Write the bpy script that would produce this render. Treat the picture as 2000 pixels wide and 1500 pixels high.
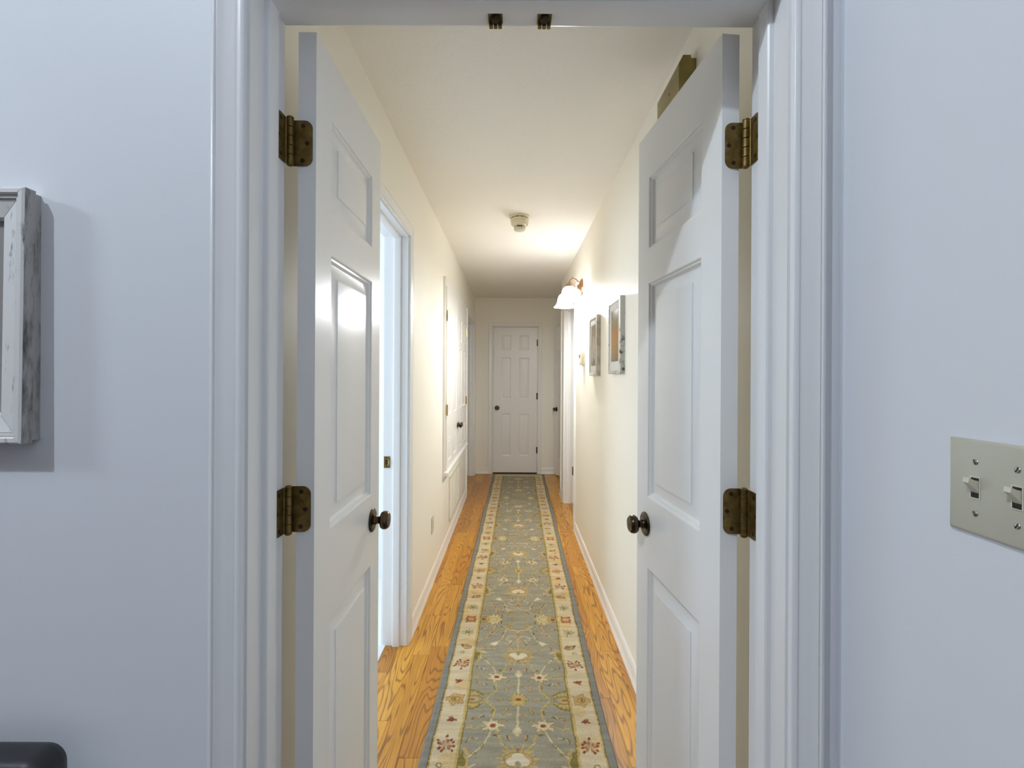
import bpy, math, random
import numpy as np
from mathutils import Matrix, Vector

random.seed(7)
rng = np.random.default_rng(7)
for o in list(bpy.data.objects):
    bpy.data.objects.remove(o)
scene = bpy.context.scene
COL = scene.collection
PI = math.pi

# ------------------------------------------------------------------ camera
F_PX = 930.0
CZ = 1.366
cam_d = bpy.data.cameras.new('camera')
cam_d.sensor_width = 36.0
cam_d.lens = F_PX / 2000.0 * 36.0
cam_d.shift_x = -0.0015
cam_d.shift_y = -0.0085
cam_d.clip_start = 0.02
cam = bpy.data.objects.new('camera', cam_d)
cam.location = (0, 0, CZ)
cam.rotation_euler = (PI / 2, math.radians(-0.3), 0)
COL.objects.link(cam)
scene.camera = cam

# ------------------------------------------------------------------ world, light, exposure
world = bpy.data.worlds.new('world')
scene.world = world
world.use_nodes = True
bg = world.node_tree.nodes['Background']
bg.inputs[0].default_value = (0.62, 0.75, 1.0, 1)
bg.inputs[1].default_value = 0.6
vs = scene.view_settings
vs.view_transform = 'Standard'
vs.look = 'None'
vs.exposure = 0.0
vs.gamma = 1.0
vs.use_curve_mapping = False
scene.cycles.max_bounces = 14
scene.cycles.diffuse_bounces = 8
scene.cycles.sample_clamp_indirect = 4.0
scene.cycles.caustics_reflective = False
scene.cycles.caustics_refractive = False

COOL = (0.72, 0.85, 1.0)
WARM = (0.98, 1.0, 1.04)


def area_light(name, loc, target, sx, sy, power, color):
    l = bpy.data.lights.new(name, 'AREA')
    l.shape = 'RECTANGLE'
    l.size, l.size_y = sx, sy
    l.energy = power
    l.color = color
    o = bpy.data.objects.new(name, l)
    o.location = loc
    d = Vector(target) - Vector(loc)
    o.rotation_euler = d.to_track_quat('-Z', 'Y').to_euler()
    COL.objects.link(o)
    return o


def point_light(name, loc, radius, power, color, parent=None):
    l = bpy.data.lights.new(name, 'POINT')
    l.shadow_soft_size = radius
    l.energy = power
    l.color = color
    o = bpy.data.objects.new(name, l)
    o.location = loc
    o.parent = parent
    COL.objects.link(o)
    return o


P_PENDANT = 238
P_WINDOW_HIGH = 85
P_FILL_BACK = 3
P_SIDE_ROOM = 48
P_END_ROOM = 3
P_RIGHT_ROOM = 4
P_SCONCE = 29.0
SHADE_EMIT = 18.0
# daylight through the high foyer window and the hall rooms' windows, plus added fill
area_light('daylight_and_fill', (-5.46, -0.87, 3.66), (0.5, 0.6, 1.0), 0.6, 0.6, P_WINDOW_HIGH, COOL)
area_light('daylight_and_fill', (-1.4, -4.96, 1.7), (-1.4, 0, 1.3), 1.5, 1.3, P_FILL_BACK, (0.62, 0.79, 1.0))  # cool fill behind the camera, placed in an added back window
area_light('daylight_and_fill', (-2.56, 1.9, 1.5), (0, 2.3, 1.1), 1.0, 1.2, P_SIDE_ROOM, (0.80, 0.90, 1.0))
area_light('daylight_and_fill', (-1.96, 5.6, 1.5), (0, 6.2, 1.1), 0.7, 1.0, P_END_ROOM, (0.74, 0.86, 1.0))
area_light('daylight_and_fill', (2.46, 4.5, 1.5), (0, 4.9, 1.1), 0.7, 1.0, P_RIGHT_ROOM, (0.9, 0.93, 1.0))

# ------------------------------------------------------------------ materials


def nt(name):
    m = bpy.data.materials.new(name)
    m.use_nodes = True
    t = m.node_tree
    b = t.nodes['Principled BSDF']
    return m, t, b


def node(t, kind, **kw):
    n = t.nodes.new(kind)
    for k, v in kw.items():
        if k.startswith('i_'):
            n.inputs[int(k[2:]) if k[2:].isdigit() else k[2:]].default_value = v
        else:
            setattr(n, k, v)
    return n


def ramp(t, stops, interp='LINEAR'):
    r = t.nodes.new('ShaderNodeValToRGB')
    r.color_ramp.interpolation = interp
    e = r.color_ramp.elements
    while len(e) < len(stops):
        e.new(0.5)
    for el, (p, c) in zip(e, stops):
        el.position = p
        el.color = (*c, 1) if len(c) == 3 else c
    return r


def add_bump(t, b, scale, strength, dist=0.001, detail=3.0, stretch=None, rough=0.5):
    tc = node(t, 'ShaderNodeTexCoord')
    src = tc.outputs['Object']
    if stretch:
        mp = node(t, 'ShaderNodeMapping')
        mp.inputs['Scale'].default_value = stretch
        t.links.new(src, mp.inputs[0])
        src = mp.outputs[0]
    n = node(t, 'ShaderNodeTexNoise')
    n.inputs['Scale'].default_value = scale
    n.inputs['Detail'].default_value = detail
    n.inputs['Roughness'].default_value = rough
    t.links.new(src, n.inputs['Vector'])
    bp = node(t, 'ShaderNodeBump')
    bp.inputs['Strength'].default_value = strength
    bp.inputs['Distance'].default_value = dist
    t.links.new(n.outputs[0], bp.inputs['Height'])
    t.links.new(bp.outputs[0], b.inputs['Normal'])
    return n


def simple(name, col, rough=0.5, metal=0.0, bump=None, spec=0.5, coat=0.0):
    m, t, b = nt(name)
    b.inputs['Base Color'].default_value = (*col, 1)
    b.inputs['Roughness'].default_value = rough
    b.inputs['Metallic'].default_value = metal
    b.inputs['Specular IOR Level'].default_value = spec
    b.inputs['Coat Weight'].default_value = coat
    if bump:
        add_bump(t, b, *bump)
    return m


def noisy(name, c0, c1, scale, rough=0.5, metal=0.0, lo=0.4, hi=0.6, stretch=None, bump=0.0, detail=4.0, dist=0.001):
    m, t, b = nt(name)
    tc = node(t, 'ShaderNodeTexCoord')
    src = tc.outputs['Object']
    if stretch:
        mp = node(t, 'ShaderNodeMapping')
        mp.inputs['Scale'].default_value = stretch
        t.links.new(src, mp.inputs[0])
        src = mp.outputs[0]
    n = node(t, 'ShaderNodeTexNoise')
    n.inputs['Scale'].default_value = scale
    n.inputs['Detail'].default_value = detail
    t.links.new(src, n.inputs['Vector'])
    r = ramp(t, [(lo, c0), (hi, c1)])
    t.links.new(n.outputs[0], r.inputs[0])
    t.links.new(r.outputs[0], b.inputs['Base Color'])
    b.inputs['Roughness'].default_value = rough
    b.inputs['Metallic'].default_value = metal
    if bump:
        bp = node(t, 'ShaderNodeBump')
        bp.inputs['Strength'].default_value = bump
        bp.inputs['Distance'].default_value = dist
        t.links.new(n.outputs[0], bp.inputs['Height'])
        t.links.new(bp.outputs[0], b.inputs['Normal'])
    return m


M = {}
M['foyer_wall'] = simple('foyer_wall_paint', (0.73, 0.75, 0.785), 0.55, bump=(170, 0.12, 0.001, 2.0))
M['tan_wall'] = simple('tan_wall_paint', (0.34, 0.25, 0.18), 0.6)
M['hall_wall'] = simple('hall_wall_paint', (0.88, 0.845, 0.75), 0.5, bump=(170, 0.12, 0.001, 2.0))
M['ceiling'] = simple('ceiling_texture_paint', (0.88, 0.85, 0.79), 0.85, bump=(42, 0.55, 0.004, 3.0))
M['trim'] = simple('white_gloss_trim', (0.80, 0.80, 0.80), 0.28, bump=(55, 0.10, 0.001, 2.0, (1, 1, 0.06)))
M['door'] = simple('white_door_paint', (0.83, 0.83, 0.82), 0.25, bump=(120, 0.12, 0.0008, 3.0, (1, 1, 0.05)))
M['hall_trim'] = simple('warm_white_trim', (0.83, 0.81, 0.76), 0.35)
M['tile'] = simple('white_floor_vinyl', (0.8, 0.8, 0.8), 0.35)
M['room_wall'] = simple('side_room_paint', (0.76, 0.80, 0.84), 0.6)
M['brass'] = noisy('aged_brass', (0.13, 0.085, 0.022), (0.25, 0.165, 0.05), 60, 0.42, 0.75, 0.35, 0.7)
M['brass_bright'] = simple('polished_brass', (0.55, 0.36, 0.10), 0.25, 0.9)
M['bronze'] = noisy('oil_rubbed_bronze', (0.035, 0.025, 0.013), (0.11, 0.074, 0.038), 35, 0.26, 0.85)
M['copper'] = simple('antique_copper', (0.42, 0.22, 0.12), 0.25, 0.9)
M['screw_dark'] = simple('dark_screw', (0.035, 0.022, 0.010), 0.5, 0.6)
M['screw_steel'] = simple('steel_screw', (0.42, 0.42, 0.40), 0.3, 0.9)
M['slot'] = simple('dark_slot', (0.02, 0.017, 0.012), 0.8)
M['almond'] = simple('almond_plastic', (0.50, 0.48, 0.385), 0.35, bump=(300, 0.08, 0.0006, 2.0))
M['almond_light'] = simple('ivory_plastic', (0.66, 0.62, 0.50), 0.3)
M['ivory'] = simple('yellowed_ivory_plastic', (0.72, 0.66, 0.47), 0.4)
M['grille'] = simple('cream_metal_grille', (0.72, 0.68, 0.57), 0.45)
M['chime'] = noisy('olive_brass_sheet', (0.22, 0.17, 0.05), (0.30, 0.235, 0.08), 8, 0.38, 0.55, bump=0.03)
M['leather'] = simple('dark_leather', (0.013, 0.013, 0.016), 0.45, bump=(220, 0.25, 0.0012, 3.0))
M['dark_wood'] = noisy('dark_wood', (0.018, 0.010, 0.006), (0.035, 0.02, 0.012), 20, 0.4, stretch=(1, 1, 0.1))
M['mat_board'] = simple('white_mat_board', (0.78, 0.76, 0.72), 0.8)
M['thermostat'] = simple('beige_thermostat', (0.70, 0.62, 0.52), 0.4)
M['sconce_metal'] = simple('antique_bronze_copper', (0.36, 0.20, 0.11), 0.28, 0.9)


def distressed(name, paint, under, lo, hi, scale):
    m, t, b = nt(name)
    tc = node(t, 'ShaderNodeTexCoord')
    mp = node(t, 'ShaderNodeMapping')
    mp.inputs['Scale'].default_value = (1, 1, 0.22)
    t.links.new(tc.outputs['Object'], mp.inputs[0])
    n = node(t, 'ShaderNodeTexNoise')
    n.inputs['Scale'].default_value = scale
    n.inputs['Detail'].default_value = 8
    n.inputs['Roughness'].default_value = 0.7
    t.links.new(mp.outputs[0], n.inputs['Vector'])
    g = node(t, 'ShaderNodeNewGeometry')
    add = node(t, 'ShaderNodeMath', operation='MULTIPLY_ADD')
    t.links.new(g.outputs['Pointiness'], add.inputs[0])
    add.inputs[1].default_value = 0.9
    t.links.new(n.outputs[0], add.inputs[2])
    r = ramp(t, [(lo, paint), (hi, under)])
    sub = node(t, 'ShaderNodeMath', operation='SUBTRACT')
    t.links.new(add.outputs[0], sub.inputs[0])
    sub.inputs[1].default_value = 0.45
    t.links.new(sub.outputs[0], r.inputs[0])
    t.links.new(r.outputs[0], b.inputs['Base Color'])
    b.inputs['Roughness'].default_value = 0.55
    bp = node(t, 'ShaderNodeBump')
    bp.inputs['Strength'].default_value = 0.3
    bp.inputs['Distance'].default_value = 0.001
    t.links.new(n.outputs[0], bp.inputs['Height'])
    t.links.new(bp.outputs[0], b.inputs['Normal'])
    return m


M['distressed'] = distressed('distressed_white_wood', (0.70, 0.69, 0.67), (0.10, 0.085, 0.075), 0.66, 0.80, 70)
M['distressed_side'] = distressed('worn_grey_wood', (0.36, 0.34, 0.32), (0.10, 0.085, 0.075), 0.56, 0.76, 55)
M['silver_frame'] = noisy('speckled_silver_leaf', (0.06, 0.055, 0.05), (0.52, 0.50, 0.45), 26, 0.4, 0.3, 0.34, 0.46, detail=8)
M['pale_frame'] = noisy('pale_silver_leaf', (0.40, 0.37, 0.30), (0.60, 0.56, 0.48), 22, 0.4, 0.2, 0.38, 0.6, detail=8)


def wood_floor():
    m, t, b = nt('oak_plank')
    L = t.links
    tc = node(t, 'ShaderNodeTexCoord')
    oi = node(t, 'ShaderNodeObjectInfo')
    vm = node(t, 'ShaderNodeVectorMath', operation='SCALE')
    vm.inputs[0].default_value = (37.0, 91.0, 17.0)
    L.new(oi.outputs['Random'], vm.inputs['Scale'])
    ad = node(t, 'ShaderNodeVectorMath', operation='ADD')
    L.new(tc.outputs['Object'], ad.inputs[0])
    L.new(vm.outputs[0], ad.inputs[1])
    mp = node(t, 'ShaderNodeMapping')
    mp.inputs['Scale'].default_value = (11.0, 1.15, 11.0)
    L.new(ad.outputs[0], mp.inputs[0])
    n1 = node(t, 'ShaderNodeTexNoise')
    n1.inputs['Scale'].default_value = 1.0
    n1.inputs['Detail'].default_value = 2.0
    n1.inputs['Roughness'].default_value = 0.35
    L.new(mp.outputs[0], n1.inputs['Vector'])
    mul = node(t, 'ShaderNodeMath', operation='MULTIPLY')
    mul.inputs[1].default_value = 135.0
    L.new(n1.outputs[0], mul.inputs[0])
    sn = node(t, 'ShaderNodeMath', operation='SINE')
    L.new(mul.outputs[0], sn.inputs[0])
    r1 = ramp(t, [(0.0, (0, 0, 0)), (0.70, (0.06, 0.06, 0.06)), (1.0, (1, 1, 1))])
    ma = node(t, 'ShaderNodeMath', operation='MULTIPLY_ADD')
    ma.inputs[1].default_value = 0.5
    ma.inputs[2].default_value = 0.5
    L.new(sn.outputs[0], ma.inputs[0])
    L.new(ma.outputs[0], r1.inputs[0])
    # fine pores along the grain
    mp2 = node(t, 'ShaderNodeMapping')
    mp2.inputs['Scale'].default_value = (330.0, 9.0, 330.0)
    L.new(ad.outputs[0], mp2.inputs[0])
    n2 = node(t, 'ShaderNodeTexNoise')
    n2.inputs['Scale'].default_value = 1.0
    n2.inputs['Detail'].default_value = 2.0
    L.new(mp2.outputs[0], n2.inputs['Vector'])
    r2 = ramp(t, [(0.42, (0, 0, 0)), (0.66, (1, 1, 1))])
    L.new(n2.outputs[0], r2.inputs[0])
    tint = ramp(t, [(0.0, (0.47, 0.195, 0.018)), (0.35, (0.60, 0.290, 0.030)), (0.7, (0.68, 0.350, 0.050)), (1.0, (0.40, 0.160, 0.018))])
    L.new(oi.outputs['Random'], tint.inputs[0])
    mixa = node(t, 'ShaderNodeMix', data_type='RGBA', blend_type='MIX')
    f1 = node(t, 'ShaderNodeMath', operation='MULTIPLY')
    f1.inputs[1].default_value = 0.72
    L.new(r1.outputs[0], f1.inputs[0])
    L.new(f1.outputs[0], mixa.inputs['Factor'])
    L.new(tint.outputs[0], mixa.inputs['A'])
    mixa.inputs['B'].default_value = (0.165, 0.055, 0.010, 1)
    mixb = node(t, 'ShaderNodeMix', data_type='RGBA', blend_type='MULTIPLY')
    f2 = node(t, 'ShaderNodeMath', operation='MULTIPLY')
    f2.inputs[1].default_value = 0.35
    L.new(r2.outputs[0], f2.inputs[0])
    L.new(f2.outputs[0], mixb.inputs['Factor'])
    L.new(mixa.outputs['Result'], mixb.inputs['A'])
    mixb.inputs['B'].default_value = (0.45, 0.32, 0.2, 1)
    L.new(mixb.outputs['Result'], b.inputs['Base Color'])
    b.inputs['Roughness'].default_value = 0.33
    bp = node(t, 'ShaderNodeBump')
    bp.inputs['Strength'].default_value = 0.12
    bp.inputs['Distance'].default_value = 0.001
    L.new(n2.outputs[0], bp.inputs['Height'])
    L.new(bp.outputs[0], b.inputs['Normal'])
    return m


M['oak'] = wood_floor()


def rug_material():
    m, t, b = nt('tufted_wool')
    L = t.links
    at = node(t, 'ShaderNodeVertexColor', layer_name='pattern')
    tc = node(t, 'ShaderNodeTexCoord')
    n = node(t, 'ShaderNodeTexNoise')
    n.inputs['Scale'].default_value = 420
    n.inputs['Detail'].default_value = 3
    L.new(tc.outputs['Object'], n.inputs['Vector'])
    r = ramp(t, [(0.3, (0.66, 0.66, 0.66)), (0.7, (1.15, 1.15, 1.15))])
    L.new(n.outputs[0], r.inputs[0])
    mp = node(t, 'ShaderNodeMapping')
    mp.inputs['Scale'].default_value = (6, 45, 6)
    L.new(tc.outputs['Object'], mp.inputs[0])
    n3 = node(t, 'ShaderNodeTexNoise')
    n3.inputs['Scale'].default_value = 1.0
    n3.inputs['Detail'].default_value = 4
    L.new(mp.outputs[0], n3.inputs['Vector'])
    r3 = ramp(t, [(0.3, (0.86, 0.86, 0.86)), (0.7, (1.1, 1.1, 1.1))])
    L.new(n3.outputs[0], r3.inputs[0])
    mx = node(t, 'ShaderNodeMix', data_type='RGBA', blend_type='MULTIPLY')
    mx.inputs['Factor'].default_value = 1.0
    L.new(at.outputs[0], mx.inputs['A'])
    L.new(r.outputs[0], mx.inputs['B'])
    mx2 = node(t, 'ShaderNodeMix', data_type='RGBA', blend_type='MULTIPLY')
    mx2.inputs['Factor'].default_value = 1.0
    L.new(mx.outputs['Result'], mx2.inputs['A'])
    L.new(r3.outputs[0], mx2.inputs['B'])
    L.new(mx2.outputs['Result'], b.inputs['Base Color'])
    b.inputs['Roughness'].default_value = 0.95
    b.inputs['Specular IOR Level'].default_value = 0.1
    bp = node(t, 'ShaderNodeBump')
    bp.inputs['Strength'].default_value = 0.6
    bp.inputs['Distance'].default_value = 0.002
    L.new(n.outputs[0], bp.inputs['Height'])
    L.new(bp.outputs[0], b.inputs['Normal'])
    return m


M['rug'] = rug_material()


def glow(name, col, strength):
    m, t, b = nt(name)
    b.inputs['Base Color'].default_value = (0.9, 0.88, 0.84, 1)
    b.inputs['Emission Color'].default_value = (*col, 1)
    b.inputs['Emission Strength'].default_value = strength
    b.inputs['Roughness'].default_value = 0.3
    return m


M['shade'] = glow('lit_frosted_glass', (0.98, 1.0, 1.04), SHADE_EMIT)
M['globe'] = glow('lit_white_globe', (0.9, 0.95, 1.0), 8.0)


def glass():
    m, t, b = nt('clear_glass')
    b.inputs['Base Color'].default_value = (1, 1, 1, 1)
    b.inputs['Roughness'].default_value = 0.02
    tr = node(t, 'ShaderNodeBsdfTransparent')
    mix = node(t, 'ShaderNodeMixShader')
    lw_ = node(t, 'ShaderNodeLayerWeight')
    fr = node(t, 'ShaderNodeMath', operation='POWER')
    fr.inputs[1].default_value = 9.0
    t.links.new(lw_.outputs['Facing'], fr.inputs[0])
    gl = node(t, 'ShaderNodeBsdfGlossy')
    gl.inputs['Roughness'].default_value = 0.03
    t.links.new(fr.outputs[0], mix.inputs[0])
    t.links.new(tr.outputs[0], mix.inputs[1])
    t.links.new(gl.outputs[0], mix.inputs[2])
    t.links.new(mix.outputs[0], t.nodes['Material Output'].inputs[0])
    return m


M['glass'] = glass()


def art_print(name, stops, streak, sc=(40, 1, 3)):
    m, t, b = nt(name)
    tc = node(t, 'ShaderNodeTexCoord')
    sep = node(t, 'ShaderNodeSeparateXYZ')
    t.links.new(tc.outputs['Generated'], sep.inputs[0])
    mp = node(t, 'ShaderNodeMapping')
    mp.inputs['Scale'].default_value = sc
    t.links.new(tc.outputs['Object'], mp.inputs[0])
    n = node(t, 'ShaderNodeTexNoise')
    n.inputs['Scale'].default_value = 1.0
    n.inputs['Detail'].default_value = 4
    t.links.new(mp.outputs[0], n.inputs['Vector'])
    ma = node(t, 'ShaderNodeMath', operation='MULTIPLY_ADD')
    ma.inputs[1].default_value = streak
    t.links.new(n.outputs[0], ma.inputs[0])
    t.links.new(sep.outputs['Z'], ma.inputs[2])
    su = node(t, 'ShaderNodeMath', operation='SUBTRACT')
    su.inputs[1].default_value = streak * 0.5
    t.links.new(ma.outputs[0], su.inputs[0])
    r = ramp(t, stops)
    t.links.new(su.outputs[0], r.inputs[0])
    t.links.new(r.outputs[0], b.inputs['Base Color'])
    b.inputs['Roughness'].default_value = 0.3
    return m


M['print_amber'] = art_print('amber_tree_print', [(0.0, (0.16, 0.10, 0.04)), (0.15, (0.36, 0.20, 0.05)), (0.45, (0.52, 0.25, 0.05)), (0.62, (0.50, 0.20, 0.04)), (0.72, (0.34, 0.29, 0.15)), (1.0, (0.36, 0.33, 0.26))], 0.35)
M['print_umber'] = art_print('umber_print', [(0.0, (0.17, 0.13, 0.09)), (0.4, (0.30, 0.22, 0.13)), (0.7, (0.36, 0.25, 0.13)), (1.0, (0.34, 0.30, 0.24))], 0.5)
M['print_white'] = simple('white_painted_figure', (0.72, 0.68, 0.60), 0.4)
M['print_grey'] = simple('grey_print', (0.30, 0.29, 0.28), 0.3)

# ------------------------------------------------------------------ mesh helpers


class MB:
    def __init__(s):
        s.v, s.f = [], []

    def add(s, verts, faces, mx=None):
        k = len(s.v)
        for p in verts:
            s.v.append(tuple(mx @ Vector(p)) if mx is not None else tuple(p))
        for f in faces:
            s.f.append(tuple(i + k for i in f))
        return s

    def box(s, x0, x1, y0, y1, z0, z1, mx=None):
        v = [(x0, y0, z0), (x1, y0, z0), (x1, y1, z0), (x0, y1, z0), (x0, y0, z1), (x1, y0, z1), (x1, y1, z1), (x0, y1, z1)]
        f = [(0, 3, 2, 1), (4, 5, 6, 7), (0, 1, 5, 4), (1, 2, 6, 5), (2, 3, 7, 6), (3, 0, 4, 7)]
        return s.add(v, f, mx)

    def cbox(s, x0, x1, y0, y1, z0, z1, c, mx=None):
        """box with all edges chamfered by c"""
        xs, ys, zs = (x0, x1), (y0, y1), (z0, z1)
        v, idx = [], {}
        for i in (0, 1):
            for j in (0, 1):
                for k in (0, 1):
                    sx, sy, sz = (c if i == 0 else -c), (c if j == 0 else -c), (c if k == 0 else -c)
                    for a, p in (('x', (xs[i], ys[j] + sy, zs[k] + sz)), ('y', (xs[i] + sx, ys[j], zs[k] + sz)), ('z', (xs[i] + sx, ys[j] + sy, zs[k]))):
                        idx[(i, j, k, a)] = len(v)
                        v.append(p)
        f = []
        for i in (0, 1):
            q = [idx[(i, 0, 0, 'x')], idx[(i, 1, 0, 'x')], idx[(i, 1, 1, 'x')], idx[(i, 0, 1, 'x')]]
            f.append(q if i else q[::-1])
            q = [idx[(0, i, 0, 'y')], idx[(0, i, 1, 'y')], idx[(1, i, 1, 'y')], idx[(1, i, 0, 'y')]]
            f.append(q if i else q[::-1])
            q = [idx[(0, 0, i, 'z')], idx[(1, 0, i, 'z')], idx[(1, 1, i, 'z')], idx[(0, 1, i, 'z')]]
            f.append(q if i else q[::-1])
        for i in (0, 1):
            for j in (0, 1):
                q = [idx[(i, j, 0, 'x')], idx[(i, j, 0, 'y')], idx[(i, j, 1, 'y')], idx[(i, j, 1, 'x')]]
                f.append(q if i == j else q[::-1])
                q = [idx[(i, 0, j, 'x')], idx[(i, 0, j, 'z')], idx[(i, 1, j, 'z')], idx[(i, 1, j, 'x')]]
                f.append(q[::-1] if i == j else q)
                q = [idx[(0, i, j, 'y')], idx[(0, i, j, 'z')], idx[(1, i, j, 'z')], idx[(1, i, j, 'y')]]
                f.append(q if i == j else q[::-1])
        for i in (0, 1):
            for j in (0, 1):
                for k in (0, 1):
                    q = [idx[(i, j, k, 'x')], idx[(i, j, k, 'y')], idx[(i, j, k, 'z')]]
                    f.append(q if (i + j + k) % 2 else q[::-1])
        return s.add(v, f, mx)

    def loft(s, rings, closed=True, caps=True, mx=None):
        n = len(rings[0])
        v = [p for r in rings for p in r]
        f = []
        for a in range(len(rings) - 1):
            for i in range(n if closed else n - 1):
                j = (i + 1) % n
                f.append((a * n + i, a * n + j, (a + 1) * n + j, (a + 1) * n + i))
        if caps:
            f.append(tuple(range(n))[::-1])
            f.append(tuple((len(rings) - 1) * n + i for i in range(n)))
        return s.add(v, f, mx)

    def lathe(s, prof, n=24, mx=None):
        """prof: (r, z) list, axis z"""
        rings = []
        for r, z in prof:
            rings.append([(r * math.cos(2 * PI * i / n), r * math.sin(2 * PI * i / n), z) for i in range(n)])
        return s.loft(rings, True, False, mx)

    def prism(s, poly, y0, y1, mx=None):
        """polygon in x,z extruded along y"""
        return s.loft([[(x, y0, z) for x, z in poly], [(x, y1, z) for x, z in poly]], mx=mx)

    def tube(s, pts, r, n=8, mx=None):
        pts = [Vector(p) for p in pts]
        rings = []
        up = Vector((0.123, 0.31, 0.94))
        for i, p in enumerate(pts):
            d = (pts[min(i + 1, len(pts) - 1)] - pts[max(i - 1, 0)]).normalized()
            a = d.cross(up).normalized()
            b_ = d.cross(a).normalized()
            rr = r[i] if isinstance(r, (list, tuple)) else r
            rings.append([tuple(p + a * rr * math.cos(2 * PI * k / n) + b_ * rr * math.sin(2 * PI * k / n)) for k in range(n)])
        return s.loft(rings, mx=mx)


def mesh_of(name, mb, mat, sharp=35):
    me = bpy.data.meshes.new(name)
    me.from_pydata(mb.v, [], mb.f)
    me.validate()
    import bmesh
    bm = bmesh.new()
    bm.from_mesh(me)
    bmesh.ops.recalc_face_normals(bm, faces=bm.faces)
    bm.to_mesh(me)
    bm.free()
    for p in me.polygons:
        p.use_smooth = True
    me.set_sharp_from_angle(angle=math.radians(sharp))
    if mat is not None:
        me.materials.append(M[mat] if isinstance(mat, str) else mat)
    return me


def obj(name, mb, mat, parent=None, loc=None, rz=0.0, sharp=35):
    o = bpy.data.objects.new(name, mesh_of(name, mb, mat, sharp))
    COL.objects.link(o)
    if parent:
        o.parent = parent
    if loc:
        o.location = loc
    if rz:
        o.rotation_euler[2] = rz
    return o


def empty(name, loc=(0, 0, 0), rz=0.0):
    o = bpy.data.objects.new(name, None)
    o.empty_display_size = 0.1
    o.location = loc
    o.rotation_euler[2] = rz
    COL.objects.link(o)
    return o


def link_copy(src, parent, loc=None):
    c = src.copy()
    COL.objects.link(c)
    c.parent = parent
    if loc:
        c.location = loc
    return c


def tag(o, label, cat, group=None, kind=None):
    o['label'] = label
    o['category'] = cat
    if group:
        o['group'] = group
    if kind:
        o['kind'] = kind
    return o


def struct(o, label, cat):
    return tag(o, label, cat, kind='structure')


# ------------------------------------------------------------------ dimensions
D1, D0 = 0.7935, 0.9135            # faces of the wall that holds the double doors
JL, JR = -0.442, 0.4548            # faces of its jambs
JT = CZ + 0.671
HL, HR = -0.533, 0.548             # hall walls
FAR = 6.61
CEIL = 2.44
FR = 0.5435                        # foyer wall beside the camera
FCEIL = 4.6
JB = 0.018
A0, A1 = 1.60, 2.40                # side room doorway, left
B0, B1 = 5.42, 6.46                # doorway at the hall's end, left
C0, C1 = 4.25, 5.10                # doorway, right
E0 = 5.47                          # outside corner, right
RX = 0.86                          # recess wall
OT = 2.06                          # head of the hall doorways

# ------------------------------------------------------------------ structure
m = MB()
m.box(-5.6, JL - JB, D1, D0, 0, FCEIL).box(JR + JB, HR + 0.25, D1, D0, 0, FCEIL).box(JL - JB, JR + JB, D1, D0, JT + JB, FCEIL)
struct(obj('wall_front', m, 'foyer_wall'), 'pale blue-white wall around the open double doorway', 'wall')
m = MB().box(FR, FR + 0.12, -5.1, D1, 0, FCEIL)
struct(obj('wall_foyer_side', m, 'foyer_wall'), 'pale blue-white wall carrying the light switch plate', 'wall')
m = MB()
WZ0, WZ1, WY0, WY1 = 3.33, 3.99, -1.20, -0.54
m.box(-5.6, -5.5, -5.1, WY0, 0, FCEIL).box(-5.6, -5.5, WY1, D1, 0, FCEIL).box(-5.6, -5.5, WY0, WY1, 0, WZ0).box(-5.6, -5.5, WY0, WY1, WZ1, FCEIL)
struct(obj('wall_foyer_left', m, 'tan_wall'), 'tan foyer wall with a small high window', 'wall')
m = MB()
m.box(-5.6, -2.2, -5.1, -5.0, 0, FCEIL).box(-0.6, FR + .12, -5.1, -5.0, 0, FCEIL).box(-2.2, -0.6, -5.1, -5.0, 0, 1.0).box(-2.2, -0.6, -5.1, -5.0, 2.4, FCEIL)
struct(obj('wall_foyer_back', m, 'tan_wall'), 'tan foyer wall with a wide added fill-light window facing the double doors', 'wall')
m = MB().box(-5.6, FR + .12, -5.1, D0, FCEIL, FCEIL + 0.1)
struct(obj('ceiling_foyer', m, 'tan_wall'), 'high foyer ceiling in front of the double doors', 'ceiling')
m = MB().box(-5.6, FR + .12, -5.1, D1, -0.12, 0)
struct(obj('floor_foyer', m, 'dark_wood'), 'foyer floor in front of the double doors', 'floor')

# foyer windows; the wide back one is added to carry the fill light
for nm, lab, mx, w, h in (('window_1', 'small high window in the foyer wall', Matrix.Translation((-5.55, WY0, WZ0)) @ Matrix.Rotation(PI / 2, 4, 'Z'), WY1 - WY0, WZ1 - WZ0),
                          ('fill_window', 'wide added fill-light window in the unseen foyer wall facing the double doors', Matrix.Translation((-0.6, -5.05, 1.0)) @ Matrix.Rotation(PI, 4, 'Z'), 1.6, 1.4)):
    e = struct(empty(nm), lab, 'window')
    e.matrix_world = mx
    fb = MB()
    for a in ((0, w, 0, .05), (0, w, h - .05, h), (0, .05, .05, h - .05), (w - .05, w, .05, h - .05)):
        fb.box(a[0], a[1], -.03, .03, a[2], a[3])
    obj('window_frame', fb, 'trim', e)
    obj('pane', MB().box(.05, w - .05, -.004, .004, .05, h - .05), 'glass', e)

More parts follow.
